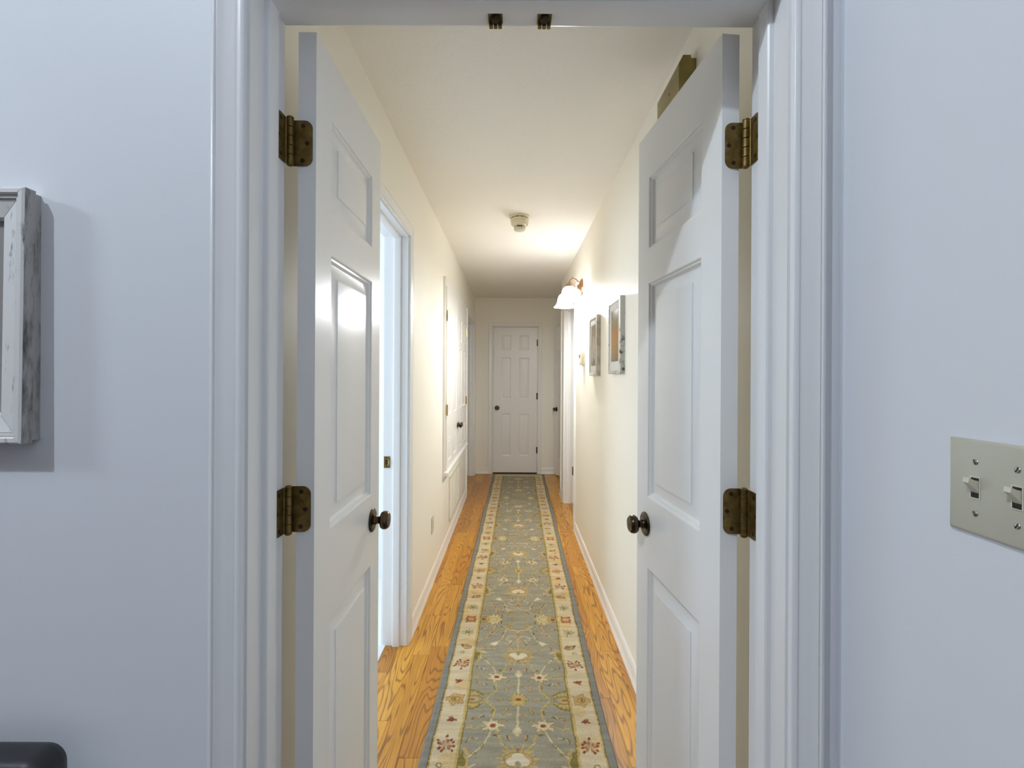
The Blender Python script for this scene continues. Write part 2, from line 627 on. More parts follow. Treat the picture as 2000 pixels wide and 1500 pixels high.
# hall shell
m = MB()
T = 0.12
m.box(HL - T, HL, D0, A0 - JB, 0, CEIL).box(HL - T, HL, A1 + JB, B0 - JB, 0, CEIL).box(HL - T, HL, B1 + JB, FAR, 0, CEIL)
m.box(HL - T, HL, A0 - JB, A1 + JB, OT + JB, CEIL).box(HL - T, HL, B0 - JB, B1 + JB, OT + JB, CEIL)
struct(obj('wall_left', m, 'hall_wall'), 'cream hallway wall with the built-in cupboard', 'wall')
m = MB()
m.box(HR, HR + T, D0, C0 - JB, 0, CEIL).box(HR, HR + T, C1 + JB, E0, 0, CEIL).box(HR, HR + T, C0 - JB, C1 + JB, OT + JB, CEIL)
struct(obj('wall_right', m, 'hall_wall'), 'cream hallway wall with the two framed pictures and the wall light', 'wall')
m = MB().box(RX, RX + .1, E0, FAR, 0, CEIL).box(HR + T, RX + .1, E0 - .1, E0, 0, CEIL)
struct(obj('wall_recess', m, 'hall_wall'), 'cream walls of the recess around the corner at the hall end', 'wall')
FDX0, FDX1, FDT = -0.284, 0.329, 2.037
m = MB()
m.box(HL - T, FDX0 - JB, FAR, FAR + T, 0, CEIL).box(FDX1 + JB, RX + .1, FAR, FAR + T, 0, CEIL).box(FDX0 - JB, FDX1 + JB, FAR, FAR + T, FDT + JB, CEIL)
struct(obj('wall_back', m, 'hall_wall'), 'cream end wall of the hallway around the closed door', 'wall')
m = MB().box(HL - T, RX + .1, D0, FAR + T, CEIL, CEIL + .1)
struct(obj('ceiling', m, 'ceiling'), 'textured off-white hallway ceiling', 'ceiling')

# rooms beyond the doorways (only glimpsed)
m = MB()
m.box(-2.7, -2.6, 0.95, 3.3, 0, CEIL).box(-2.7, HL - T, 0.95, 1.05, 0, CEIL).box(-2.7, HL - T, 3.2, 3.3, 0, CEIL).box(-2.7, HL - T, .95, 3.3, CEIL, CEIL + .1)
struct(obj('wall_side_room', m, 'room_wall'), 'pale walls of the bright room behind the first doorway', 'wall')
struct(obj('floor_side_room', MB().box(-2.7, HL - 0.106, .95, 3.3, -.1, 0.002), 'tile'), 'white floor of the bright room behind the first doorway', 'floor')
m = MB()
m.box(-2.1, -2.0, 4.9, 6.75, 0, CEIL).box(-2.1, HL - T, 4.9, 5.0, 0, CEIL).box(-2.1, HL - T, 6.65, 6.75, 0, CEIL).box(-2.1, HL - T, 4.9, 6.75, CEIL, CEIL + .1)
struct(obj('wall_end_room', m, 'room_wall'), 'pale walls of the room at the hall end past the cupboard', 'wall')
m = MB()
m.box(2.5, 2.6, 3.7, E0 - .1, 0, CEIL).box(HR + T, 2.6, 3.6, 3.7, 0, CEIL).box(RX + .1, 2.6, E0 - .1, E0, 0, CEIL).box(HR + T, 2.6, 3.6, E0, CEIL, CEIL + .1)
struct(obj('wall_right_room', m, 'room_wall'), 'pale walls of the room past the wall light', 'wall')
struct(obj('floor_rooms', MB().box(-2.1, HL - T - .02, 4.9, 6.75, -.1, 0).box(HR + T + .02, 2.6, 3.6, E0 - .1, -.1, 0), 'oak'), 'wooden floor of the rooms at the hall end', 'floor')

# floor: slab with separate oak planks
slab = MB().box(HL - T, RX + .1, D1 + .001, FAR + T, -.12, -.014)
floor = struct(obj('floor', slab, 'dark_wood'), 'honey-coloured oak plank hallway floor', 'floor')
PW = 0.0826
row = 0
x = HL - 2 * PW + 0.045
while x < RX:
    xc = x + PW / 2
    if x + PW < HL + 0.002:
        spans = [(B0, B1), (A0, A1)] if xc > HL - T - .03 else []
    elif xc < HR + 0.02:
        spans = [(D1 + .002, FAR)]
    else:
        spans = [(E0, FAR)]
        if xc < HR + T:
            spans.append((C0, C1))
    for (s0, s1) in spans:
        y = s0 - random.uniform(0, 0.8)
        while y < s1:
            ln = random.choice((0.38, 0.55, 0.7, 0.85, 1.05, 1.25))
            a, b_ = max(y, s0), min(y + ln, s1)
            if b_ - a > 0.02:
                p = obj('plank', MB().cbox(0.0003, PW - 0.0003, 0.0003, b_ - a - 0.0003, -0.0135, -random.uniform(0, 0.0002), 0.0007), 'oak', floor)
                p.location = (x, a, 0)
            y += ln
    x += PW
    row += 1

# ---------------------------------------------------------------- casings, jambs, baseboards
CAS = [(0, 0), (0, .0085), (.002, .0105), (.006, .0118), (.0095, .0112), (.0105, .0092), (.0125, .0092), (.016, .0108), (.028, .0112), (.038, .0135), (.0415, .0152), (.0425, .0135), (.044, .0135), (.0455, .0165), (.0495, .0165), (.051, .015), (.051, 0)]
CAS_FLAT = [(0, 0), (0, .009), (.002, .011), (.012, .0115), (.014, .0095), (.045, .0145), (.053, .0165), (.056, .015), (.057, 0)]


def casing_set(parent, mx, u0, u1, vt, prof, mat='trim', rev=0.005, sill=None, names=('casing', 'casing', 'casing')):
    """three mitred pieces round an opening; local x along the wall, -y out of the wall, z up"""
    vb = 0.0 if sill is None else sill
    a = u0 - rev
    b_ = u1 + rev
    c = vt + rev
    l = MB().loft([[(a - w, -t, vb) for w, t in prof], [(a - w, -t, c + w) for w, t in prof]], mx=mx)
    r = MB().loft([[(b_ + w, -t, vb) for w, t in prof], [(b_ + w, -t, c + w) for w, t in prof]], mx=mx)
    h = MB().loft([[(a - w, -t, c + w) for w, t in prof], [(b_ + w, -t, c + w) for w, t in prof]], mx=mx)
    return [obj(n, q, mat, parent, sharp=50) for n, q in zip(names, (l, r, h))]


def facing(rz, loc):
    return Matrix.Translation(loc) @ Matrix.Rotation(rz, 4, 'Z')


LEFTW = PI / 2     # things on the left wall (front faces +x)
RIGHTW = -PI / 2   # things on the right wall (front faces -x)


def jamb_set(name, label, mx, u0, u1, vt, depth, stop, mat='trim', cprof=CAS_FLAT, back=True):
    """jamb boards, door stops and casing. mx: local x along wall, -y toward the front face of the wall (y=0), y=depth the back face"""
    e = struct(empty(name), label, 'door frame')
    jl = MB().box(u0 - JB, u0, 0, depth, 0, vt, mx)
    jr = MB().box(u1, u1 + JB, 0, depth, 0, vt, mx)
    jh = MB().box(u0 - JB, u1 + JB, 0, depth, vt, vt + JB, mx)
    for q in (jl, jr, jh):
        obj('jamb', q, mat, e)
    s0, s1 = stop
    sp = 0.011

    def st(p):  # rounded stop profile: across depth (y), protruding
        return [(s0, 0), (s0, sp * .7), (s0 + .002, sp * .95), (s0 + .004, sp), (s1 - .002, sp), (s1, sp * .85), (s1, 0)]
    q = st(0)
    obj('door_stop', MB().loft([[(u0 + t, y, 0) for y, t in q], [(u0 + t, y, vt - t) for y, t in q]], mx=mx), mat, e)
    obj('door_stop', MB().loft([[(u1 - t, y, 0) for y, t in q], [(u1 - t, y, vt - t) for y, t in q]], mx=mx), mat, e)
    obj('door_stop', MB().loft([[(u0 + t, y, vt - t) for y, t in q], [(u1 - t, y, vt - t) for y, t in q]], mx=mx), mat, e)
    casing_set(e, mx, u0, u1, vt, cprof, mat)
    if back:
        mb_ = mx @ Matrix.Translation((u0 + u1, depth, 0)) @ Matrix.Rotation(PI, 4, 'Z')
        casing_set(e, mb_, u0, u1, vt, CAS_FLAT, mat)
    return e


# double doorway (front face = foyer side)
t1 = jamb_set('trim_1', 'white moulded casing and jambs of the open double doorway', facing(0, (0, D1, 0)), JL, JR, JT, D0 - D1, (0.0435, 0.0775), cprof=CAS)
# first doorway left: wall seen from the hall; local x = +y world
t2 = jamb_set('trim_2', 'white door frame of the bright side room behind the open leaf', facing(LEFTW, (HL, 0, 0)), A0, A1, OT, T, (0.035, 0.070))
t3 = jamb_set('trim_3', 'white door frame past the cupboard at the end of the hall', facing(LEFTW, (HL, 0, 0)), B0, B1, OT, T, (0.035, 0.070), 'hall_trim')
t4 = jamb_set('trim_4', 'white door frame under the wall light', facing(RIGHTW, (HR, 0, 0)), -C1, -C0, OT, T, (0.035, 0.070), 'hall_trim')
t5 = jamb_set('trim_5', 'white frame of the closed door at the hall end', facing(0, (0, FAR, 0)), FDX0 - .003, FDX1 + .003, FDT, T, (0.040, 0.075), 'hall_trim', back=False)

BASE = [(0, 0), (.0165, 0), (.0165, .006), (.014, .014), (.0105, .0185), (.0105, .060), (.009, .070), (.005, .078), (.0035, .083), (0, .083)]


def baseboard(name, label, p0, p1, normal, mat='hall_trim'):
    p0, p1, n = Vector(p0), Vector(p1), Vector(normal)
    r = [[(p.x + n.x * t, p.y + n.y * t, z) for t, z in BASE] for p in (p0, p1)]
    return struct(obj(name, MB().loft(r), mat, sharp=50), label, 'baseboard')


cw = 0.062
baseboard('baseboard_left', 'white baseboard under the cupboard and return grille', (HL, A1 + cw, 0), (HL, B0 - cw, 0), (1, 0, 0))
baseboard('baseboard_left_door', 'white baseboard behind the open left leaf', (HL, D0 + .001, 0), (HL, A0 - cw, 0), (1, 0, 0))
baseboard('baseboard_right', 'long white baseboard under the framed pictures', (HR, D0 + .001, 0), (HR, C0 - cw, 0), (-1, 0, 0))
baseboard('baseboard_right_end', 'short white baseboard at the outside corner', (HR, C1 + cw, 0), (HR, E0 + .012, 0), (-1, 0, 0))
baseboard('baseboard_back', 'white baseboard between the hall end door and the far left frame', (HL, FAR, 0), (FDX0 - cw, FAR, 0), (0, -1, 0))
baseboard('baseboard_back_recess', 'white baseboard between the hall end door and the ajar door', (FDX1 + cw, FAR, 0), (RX, FAR, 0), (0, -1, 0))
baseboard('baseboard_front', 'white baseboard below the whitewashed picture frame', (-5.5, D1, 0), (JL - .058, D1, 0), (0, -1, 0), 'trim')
baseboard('baseboard_foyer_side', 'white baseboard below the light switch plate', (FR, -5.0, 0), (FR, D1, 0), (-1, 0, 0), 'trim')
# corner bead trim on the outside corner
struct(obj('trim_6', MB().cbox(HR - .010, HR + .05, E0 - .055, E0 + .012, .083, 2.11, .004), 'hall_trim'), 'white corner trim where the hall widens on the right', 'trim')

# ------------------------------------------------------------------ doors
PANEL_PROF = [(0, 0), (.0025, .0010), (.0050, .0050), (.0085, .0062), (.0110, .0102), (.0135, .0132), (.0155, .0135), (.0460, .0045), (.0462, .0028), (.0480, .0026)]


def panel_mesh(x0, x1, z0, z1, t, bev=1.0):
    rings = []
    prof = [(a * (1 if a < .02 else bev), d) for a, d in PANEL_PROF]
    

    def rect(a, y):
        return [(x0 + a, y, z0 + a), (x1 - a, y, z0 + a), (x1 - a, y, z1 - a), (x0 + a, y, z1 - a)]
    for a, d in reversed(prof):
        rings.append(rect(a, d))
    for a, d in prof:
        rings.append(rect(a, t - d))
    return MB().loft(rings)


def door_leaf(name, label, w, h, t, cols, rows, mat='door', bev=1.0, parent=None, kind='structure'):
    """local x along width, y 0..t thickness, z up. cols, rows: (start, end) of the panels"""
    f = MB()
    xs = [0] + [c for ab in cols for c in ab] + [w]
    zs = [0] + [c for ab in rows for c in ab] + [h]
    for i in range(0, len(xs) - 1, 2):
        f.box(xs[i], xs[i + 1], 0, t, 0, h)
    for (a, b_) in cols:
        for j in range(0, len(zs) - 1, 2):
            f.box(a, b_, 0, t, zs[j], zs[j + 1])
    d = obj(name, f, mat, parent)
    for c in cols:
        for r in rows:
            obj('panel', panel_mesh(c[0], c[1], r[0], r[1], t, bev), mat, d, sharp=30)
    if kind == 'structure':
        struct(d, label, 'door')
    return d


def knob(parent, x, z, y, side, mat='bronze', sc=1.0, name='door_knob', egg=False):
    """side -1: sticks out toward -y from y; +1 toward +y"""
    rot = Matrix.Rotation(PI / 2, 4, 'X') if side < 0 else Matrix.Rotation(-PI / 2, 4, 'X')
    mx = Matrix.Translation((x, y, z)) @ rot @ Matrix.Scale(sc, 4)
    rose = MB().lathe([(0, .0005), (.0325, .0005), (.0325, .0025), (.030, .0050), (.022, .0070), (.014, .0085), (.0125, .012), (.0105, .014), (0, .014)], 32, mx)
    kn = obj(name, rose, mat, parent)
    prof = [(0, .013), (.0105, .013), (.0098, .017), (.0102, .021), (.014, .0235), (.0215, .026), (.0245, .031), (.0250, .036), (.0235, .042), (.0195, .0465), (.0190, .0462), (.0120, .0482), (0, .049)]
    obj('grip', MB().lathe(prof, 32, mx), mat, kn, sharp=60)
    return kn


def round_plate(x0, x1, z0, z1, r, right):
    """plate outline with rounded corners on one side"""
    p = []
    if right:
        p += [(x0, z0)]
        for k in range(7):
            a = -PI / 2 + k / 6 * PI / 2
            p.append((x1 - r + r * math.cos(a), z0 + r + r * math.sin(a)))
        for k in range(7):
            a = k / 6 * PI / 2
            p.append((x1 - r + r * math.cos(a), z1 - r + r * math.sin(a)))
        p += [(x0, z1)]
    else:
        p = [(x0 + x1 - a, b_) for a, b_ in round_plate(x0, x1, z0, z1, r, True)][::-1]
    return p


def big_hinge(door, sgn, pin_x, pin_y, door_edge_y, plate_x1, jamb_x, zc, wm):
    """world-space hinge, parented to the door. sgn +1: leaf plate extends to +x from the pin (left door)"""
    inv = wm.inverted()
    hh = 0.0445
    r = sgn > 0
    xa, xb = sorted((pin_x, plate_x1))
    poly = round_plate(xa, xb, zc - hh, zc + hh, .015, r)
    hg = obj('hinge', MB().prism(poly, door_edge_y - .0022, door_edge_y - .0001, inv), 'brass', door)
    # jamb plate: lies on the jamb face (plane x = jamb_x), rounded at its far (room) side
    poly = round_plate(D0 - .034, D0, zc - hh, zc + hh, .015, False)
    a, b_ = jamb_x + sgn * .0001, jamb_x + sgn * .0022
    pl = MB().loft([[(a, y, z) for y, z in poly], [(b_, y, z) for y, z in poly]], mx=inv)
    z0_, z1_ = zc - hh, zc + hh
    pl.loft([[(a, D0, z0_), (b_, D0, z0_), (b_, D0, z1_), (a, D0, z1_)],
             [(pin_x - sgn * .0062, pin_y + .001, z0_), (pin_x - sgn * .0035, pin_y - .003, z0_), (pin_x - sgn * .0035, pin_y - .003, z1_), (pin_x - sgn * .0062, pin_y + .001, z1_)]], mx=inv)
    obj('jamb_plate', pl, 'brass', hg)
    kz = .0178
    for k in range(5):
        z0 = zc - hh + k * kz
        obj('knuckle', MB().lathe([(0, z0 + .0004), (.0058, z0 + .0004), (.0064, z0 + .001), (.0064, z0 + kz - .001), (.0058, z0 + kz - .0004), (0, z0 + kz - .0004)], 16, inv @ Matrix.Translation((pin_x, pin_y, 0))), 'brass', hg)
    tip = [(0, -.004), (.004, -.0035), (.0066, -.0015), (.0066, 0), (0, 0)]
    obj('pin_tip', MB().lathe([(q, zc - hh + z) for q, z in tip], 16, inv @ Matrix.Translation((pin_x, pin_y, 0))), 'brass', hg)
    obj('pin_tip', MB().lathe([(q, zc + hh - z) for q, z in tip], 16, inv @ Matrix.Translation((pin_x, pin_y, 0))), 'brass', hg)
    for dx, dz in ((.021, .034), (.029, .0), (.020, -.034)):
        mx = inv @ Matrix.Translation((pin_x + sgn * dx, door_edge_y - .0022, zc + dz)) @ Matrix.Rotation(PI / 2, 4, 'X')
        obj('screw', MB().lathe([(0, .0002), (.0030, .0002), (.0043, .0004), (.0043, -.0015), (0, -.0015)], 14, mx), 'screw_dark', hg)
        mx = inv @ Matrix.Translation((b_, D0 - dx + .003, zc + dz)) @ Matrix.Rotation(sgn * PI / 2, 4, 'Y')
        obj('screw', MB().lathe([(0, .0004), (.0035, .0004), (.0043, .0002), (.0043, -.0015), (0, -.0015)], 14, mx), 'screw_dark', hg)
    return hg


LW, LH, LT = 0.447, 2.020, 0.035
LCOLS = [(0.080, 0.372)]
LROWS = [(0.20, 0.832), (1.023, 1.606), (1.698, 1.894)]
ld = door_leaf('door_1', 'open white panelled leaf on the left of the double doorway', LW, LH, LT, LCOLS, LROWS)
LDM = Matrix.Translation((-0.388, 0.930, 0.014)) @ Matrix.Rotation(PI / 2, 4, 'Z')
ld.matrix_world = LDM
knob(ld, 0.383, 0.951, 0, -1)
for zc in (1.816, 1.103, 0.28):
    big_hinge(ld, 1, -0.4335, 0.9195, 0.930, -0.3945, JL, zc, LDM)

rd = door_leaf('door_2', 'open white panelled leaf on the right of the double doorway, partly in shadow', LW, LH, LT, LCOLS, LROWS)
RDM = Matrix.Translation((0.4385, 0.931, 0.014)) @ Matrix.Rotation(PI / 2 + math.radians(5.8), 4, 'Z')
rd.matrix_world = RDM
knob(rd, 0.383, 0.946, LT, 1)
for zc in (1.816, 1.103, 0.28):
    big_hinge(rd, -1, 0.4465, 0.9195, 0.9300, 0.4095, JR, zc, RDM)

# spring catches on the underside of the head jamb
for xc in (-0.0375, 0.0545):
    pl = MB().cbox(xc - .0135, xc + .0135, .8805, .9085, JT - .0022, JT - .0001, .0006)
    c = obj('spring_catch', pl, 'brass', t1)
    obj('cup', MB().lathe([(0, -.0005), (.008, -.0005), (.0095, -.003), (.008, -.0065), (.004, -.008), (0, -.008)], 18, Matrix.Translation((xc, .8905, JT - .002))), 'screw_dark', c)
    for dx in (-.0085, 0.0, .0085):
        obj('prong', MB().cbox(xc + dx - .0036, xc + dx + .0036, .898, .9075, JT - .012, JT - .002, .0009), 'brass', c)

# closed door at the hall's end
w = FDX1 - FDX0
fd = door_leaf('door_3', 'closed white six-panel door with a dark round knob at the hall end', w, 2.014, .035,
               [(.118, .248), (.362, .500)], [(.228, .812), (1.012, 1.594), (1.693, 1.905)], 'hall_trim', bev=.85)
fd.location = (FDX0, FAR + .004, 0.018)
knob(fd, .058, .895, 0, -1)
for zc in (1.80, 1.06, .31):
    mx = Matrix.Translation((w + .001, -.006, zc))
    h = obj('hinge', MB().lathe([(0, -.045), (.006, -.045), (.006, .045), (0, .045)], 12, mx), 'bronze', fd)
    obj('leaf_plate', MB().box(w - .010, w + .010, -.0015, .001, zc - .044, zc + .044), 'bronze', h)
obj('latch_plate', MB().box(-.006, .0, -.001, .012, .87, .92), 'bronze', fd)
obj('sweep', MB().box(0.0, w, .004, .032, -.016, -.0005), 'slot', fd)

# door standing ajar in the recess
ang = math.atan2(-.92, .39)
ad = door_leaf('door_4', 'white door standing ajar around the corner at the hall end', .66, 2.012, .035, [(.12, .29), (.38, .55)],
               [(.228, .812), (1.012, 1.594), (1.693, 1.905)], 'hall_trim', bev=.85)
ad.location = (.562, 6.545, .012)
ad.rotation_euler[2] = ang
knob(ad, .062, .895, 0, -1)
struct(obj('threshold', MB().cbox(FDX0, FDX1, FAR + .002, FAR + .05, -.012, .012, .003), 'dark_wood'), 'dark wooden threshold under the hall end door', 'threshold')

# strike plate on the far jamb of the first doorway, hinge on the far jamb of the right doorway
zs = .925
sp = obj('strike_plate', MB().cbox(HL - T + .002, HL - T + .034, A1 - .002, A1 + .0005, zs - .029, zs + .029, .0006), 'brass', t2)
obj('latch_hole', MB().box(HL - T + .009, HL - T + .022, A1 - .0026, A1 - .0019, zs - .013, zs + .013), 'slot', sp)
obj('lip', MB().lathe([(0, -.013), (.005, -.013), (.005, .013), (0, .013)], 12, Matrix.Translation((HL - T + .027, A1 - .003, zs))), 'brass_bright', sp)
for dz in (-.022, .022):
    obj('screw', MB().lathe([(0, 0), (.004, 0), (.004, .001), (0, .001)], 10, Matrix.Translation((HL - T + .016, A1 - .0015, zs + dz)) @ Matrix.Rotation(PI / 2, 4, 'X')), 'screw_dark', sp)
obj('hinge_plate', MB().box(HR + .085, HR + .118, C1 - .0025, C1 - .0002, .30, .39), 'brass', t4)

# ------------------------------------------------------------------ built-in cupboard on the left wall
KD0, KD1, KZ0, KZ1 = 3.65, 5.13, .628, 2.05
kb = tag(empty('wall_cupboard', (HL, KD0, KZ0), LEFTW), 'built-in white double-door cupboard set in the cream hallway wall', 'cupboard')
KW, KH = KD1 - KD0, KZ1 - KZ0
CK = [(0, 0), (0, .011), (.003, .014), (.012, .0145), (.014, .012), (.045, .016), (.055, .018), (.057, .016), (.057, 0)]
casing_set(kb, Matrix.Identity(4), 0, KW, KH, CK, 'hall_trim', rev=.003, sill=-.02, names=('frame_stile', 'frame_stile', 'frame_head'))
obj('backing', MB().box(-.003, KW + .003, -.003, -.0005, -.02, KH + .003), 'hall_trim', kb)
sill_p = [(0, -.075), (-.006, -.074), (-.012, -.050), (-.020, -.030), (-.040, -.022), (-.042, -.018), (-.042, -.004), (-.040, -.001), (0, -.001)]
obj('sill', MB().loft([[(-.065, y, z) for y, z in sill_p], [(KW + .065, y, z) for y, z in sill_p]]), 'hall_trim', kb, sharp=50)
lw = KW / 2 - .0025
krows = [(.055, .245), (.42, .98), (1.055, 1.265)]
for i in range(2):
    c0 = (.10, .30), (.40, .60)
    d = door_leaf('cupboard_door', '', lw, KH - .006, .018, [(.095, .305), (.425, .635)], krows, 'hall_trim', bev=.9, parent=kb, kind=None)
    d.location = (i * (lw + .005), -.0215, .003)
    knob(d, lw - .045 if i == 0 else .045, .275, 0, -1, 'bronze', .85)
    for zc in (1.19, .465):
        hx = .004 if i == 0 else lw - .004
        s = -1 if i == 0 else 1
        hg = obj('hinge', MB().box(hx - .022 if i else hx - .012, hx + .012 if i else hx + .022, -.0025, -.0002, zc - .04, zc + .04), 'brass_bright', d)
        obj('knuckle', MB().lathe([(0, -.042), (.0055, -.042), (.0055, .042), (0, .042)], 10, Matrix.Translation((hx + s * .004, -.005, zc))), 'brass_bright', d)

# ------------------------------------------------------------------ return air grille
gr = tag(empty('return_air_grille', (HL, 3.96, .145), LEFTW), 'cream return air grille low on the hallway wall under the cupboard', 'grille')
GW, GH = .70, .375
fb = MB()
fp = [(0, 0), (0, .004), (.003, .008), (.022, .008), (.026, .005), (.026, 0)]
for a in ((0, GW, 0, .028), (0, GW, GH - .028, GH), (0, .028, .028, GH - .028), (GW - .028, GW, .028, GH - .028)):
    fb.cbox(a[0], a[1], -.010, -.0003, a[2], a[3], .002)
obj('frame', fb, 'grille', gr)
obj('backing', MB().box(.02, GW - .02, -.0025, -.0006, .02, GH - .02), 'grille', gr)
for k in range(1, 5):
    xk = .028 + k * (GW - .056) / 5
    obj('rib', MB().cbox(xk - .005, xk + .005, -.0095, -.002, .028, GH - .028, .001), 'grille', gr)
first = None
ns = 22
for k in range(ns):
    zk = .034 + k * (GH - .068) / (ns - 1)
    if first is None:
        first = obj('slat', MB().loft([[(x_, -.0025, .004), (x_, -.0075, -.004), (x_, -.0068, -.0046), (x_, -.0020, .0034)] for x_ in (.028, GW - .028)]), 'grille', gr)
        first.location = (0, 0, zk)
    else:
        link_copy(first, gr, (0, 0, zk))
for (sx, sz) in ((.014, .014), (GW - .014, .014), (.014, GH - .014), (GW - .014, GH - .014), (.014, GH / 2), (GW - .014, GH / 2)):
    obj('screw', MB().lathe([(0, 0), (.004, 0), (.004, .0015), (0, .0015)], 10, Matrix.Translation((sx, -.010, sz)) @ Matrix.Rotation(PI / 2, 4, 'X')), 'brass', gr)

# outlet
ol = tag(empty('power_outlet', (HL, 3.15, .376), LEFTW), 'white power outlet plate low on the hallway wall above the baseboard', 'outlet')
obj('cover_plate', MB().cbox(-.035, .035, -.005, -.0003, -.057, .057, .002), 'almond_light', ol)
for dz in (-.02, .02):
    s = obj('socket', MB().cbox(-.016, .016, -.0065, -.0045, dz - .014, dz + .014, .001), 'almond_light', ol)
    for dx in (-.006, .006):
        obj('slot', MB().box(dx - .001, dx + .001, -.0068, -.0062, dz - .004, dz + .005), 'slot', s)
obj('screw', MB().lathe([(0, 0), (.003, 0), (.003, .001), (0, .001)], 10, Matrix.Translation((0, -.005, 0)) @ Matrix.Rotation(PI / 2, 4, 'X')), 'screw_steel', ol)

# ------------------------------------------------------------------ smoke detector
sd = tag(empty('smoke_detector', (.036, 3.22, CEIL)), 'round yellowed ivory smoke detector on the hallway ceiling', 'smoke detector')
obj('mounting_ring', MB().lathe([(0, -.0003), (.067, -.0003), (.069, -.004), (.068, -.011), (.062, -.0135), (0, -.0135)], 40), 'ivory', sd)
obj('vent_ring', MB().lathe([(0, -.0135), (.0575, -.0135), (.0575, -.0190), (0, -.0190)], 40), 'slot', sd)
body = obj('body', MB().lathe([(0, -.0190), (.0625, -.0190), (.0640, -.023), (.0635, -.030), (.0605, -.0315), (.0605, -.0335), (.0600, -.044), (.0570, -.056), (.0510, -.0635), (.0440, -.0665), (0, -.067)], 40), 'ivory', sd)
for k in range(10):
    a = 2 * PI * k / 10 + .3
    obj('vent_post', MB().box(.0565, .0610, -.003, .003, -.0195, -.0130, Matrix.Rotation(a, 4, 'Z')), 'ivory', sd)
nose = obj('test_button', MB().lathe([(0, -.066), (.0390, -.066), (.0390, -.084), (.0370, -.092), (.0300, -.098), (0, -.101)], 28), 'almond_light', body)
obj('slot', MB().box(-.018, .018, -.0396, -.030, -.0775, -.0705), 'slot', body)
obj('indicator', MB().lathe([(0, 0), (.0035, 0), (.0035, -.003), (0, -.003)], 10, Matrix.Translation((.048, -.020, -.0625))), 'slot', body)

# ------------------------------------------------------------------ wall sconce (two bell shades)
SC_Y, SC_Z = 3.83, 2.076
sc = tag(empty('wall_sconce', (HR, SC_Y, SC_Z), RIGHTW), 'lit two-shade bronze wall light with white bell glass shades', 'wall light')
bp_ = MB().lathe([(0, .0003), (.070, .0003), (.070, .006), (.062, .013), (.046, .020), (.030, .026), (.018, .034), (.010, .040), (0, .041)], 32, Matrix.Rotation(PI / 2, 4, 'X'))
obj('backplate', bp_, 'sconce_metal', sc, sharp=50)
obj('cross_bar', MB().tube([(-.18, -.055, .012), (-.09, -.058, .018), (0, -.050, .010), (.09, -.058, .018), (.18, -.055, .012)], .0065, 10), 'sconce_metal', sc)
obj('stem', MB().tube([(0, -.03, 0), (0, -.052, .010)], .009, 10), 'sconce_metal', sc)
SH_OUT = .122
for sx in (-.165, .165):
    arm = obj('arm', MB().tube([(sx, -.055, .012), (sx, -.070, .030), (sx, -.095, .036), (sx, -.115, .026), (sx, -SH_OUT, .004)], [.006, .006, .006, .006, .007], 10), 'sconce_metal', sc)
    obj('finial', MB().lathe([(0, .052), (.004, .050), (.006, .046), (.004, .041), (.003, .036), (0, .034)], 14, Matrix.Translation((sx, -.098, 0))), 'sconce_metal', arm)
    obj('fitter', MB().lathe([(0, .006), (.013, .006), (.016, -.002), (.027, -.008), (.029, -.014), (.029, -.028), (.026, -.030), (0, -.030)], 24, Matrix.Translation((sx, -SH_OUT, 0))), 'sconce_metal', arm)
    bell = [(.026, -.026), (.036, -.030), (.046, -.040), (.053, -.054), (.0575, -.070), (.061, -.088), (.066, -.106), (.075, -.121), (.088, -.133), (.090, -.1365), (.086, -.1355), (.073, -.1235), (.064, -.108), (.059, -.089), (.0555, -.071), (.051, -.055), (.044, -.042), (.035, -.033), (.024, -.029)]
    sh = obj('glass_shade', MB().lathe(bell, 36, Matrix.Translation((sx, -SH_OUT, 0))), 'shade', sc, sharp=80)
    obj('bulb', MB().lathe([(0, -.110), (.012, -.108), (.022, -.098), (.026, -.085), (.022, -.068), (.013, -.050), (.012, -.032), (0, -.032)], 20, Matrix.Translation((sx, -SH_OUT, 0))), 'shade', sh)
    point_light('sconce_bulb_light', (sx, -SH_OUT, -.128), .03, P_SCONCE, WARM, sc)

# ------------------------------------------------------------------ framed pictures, thermostat, chime on the right wall


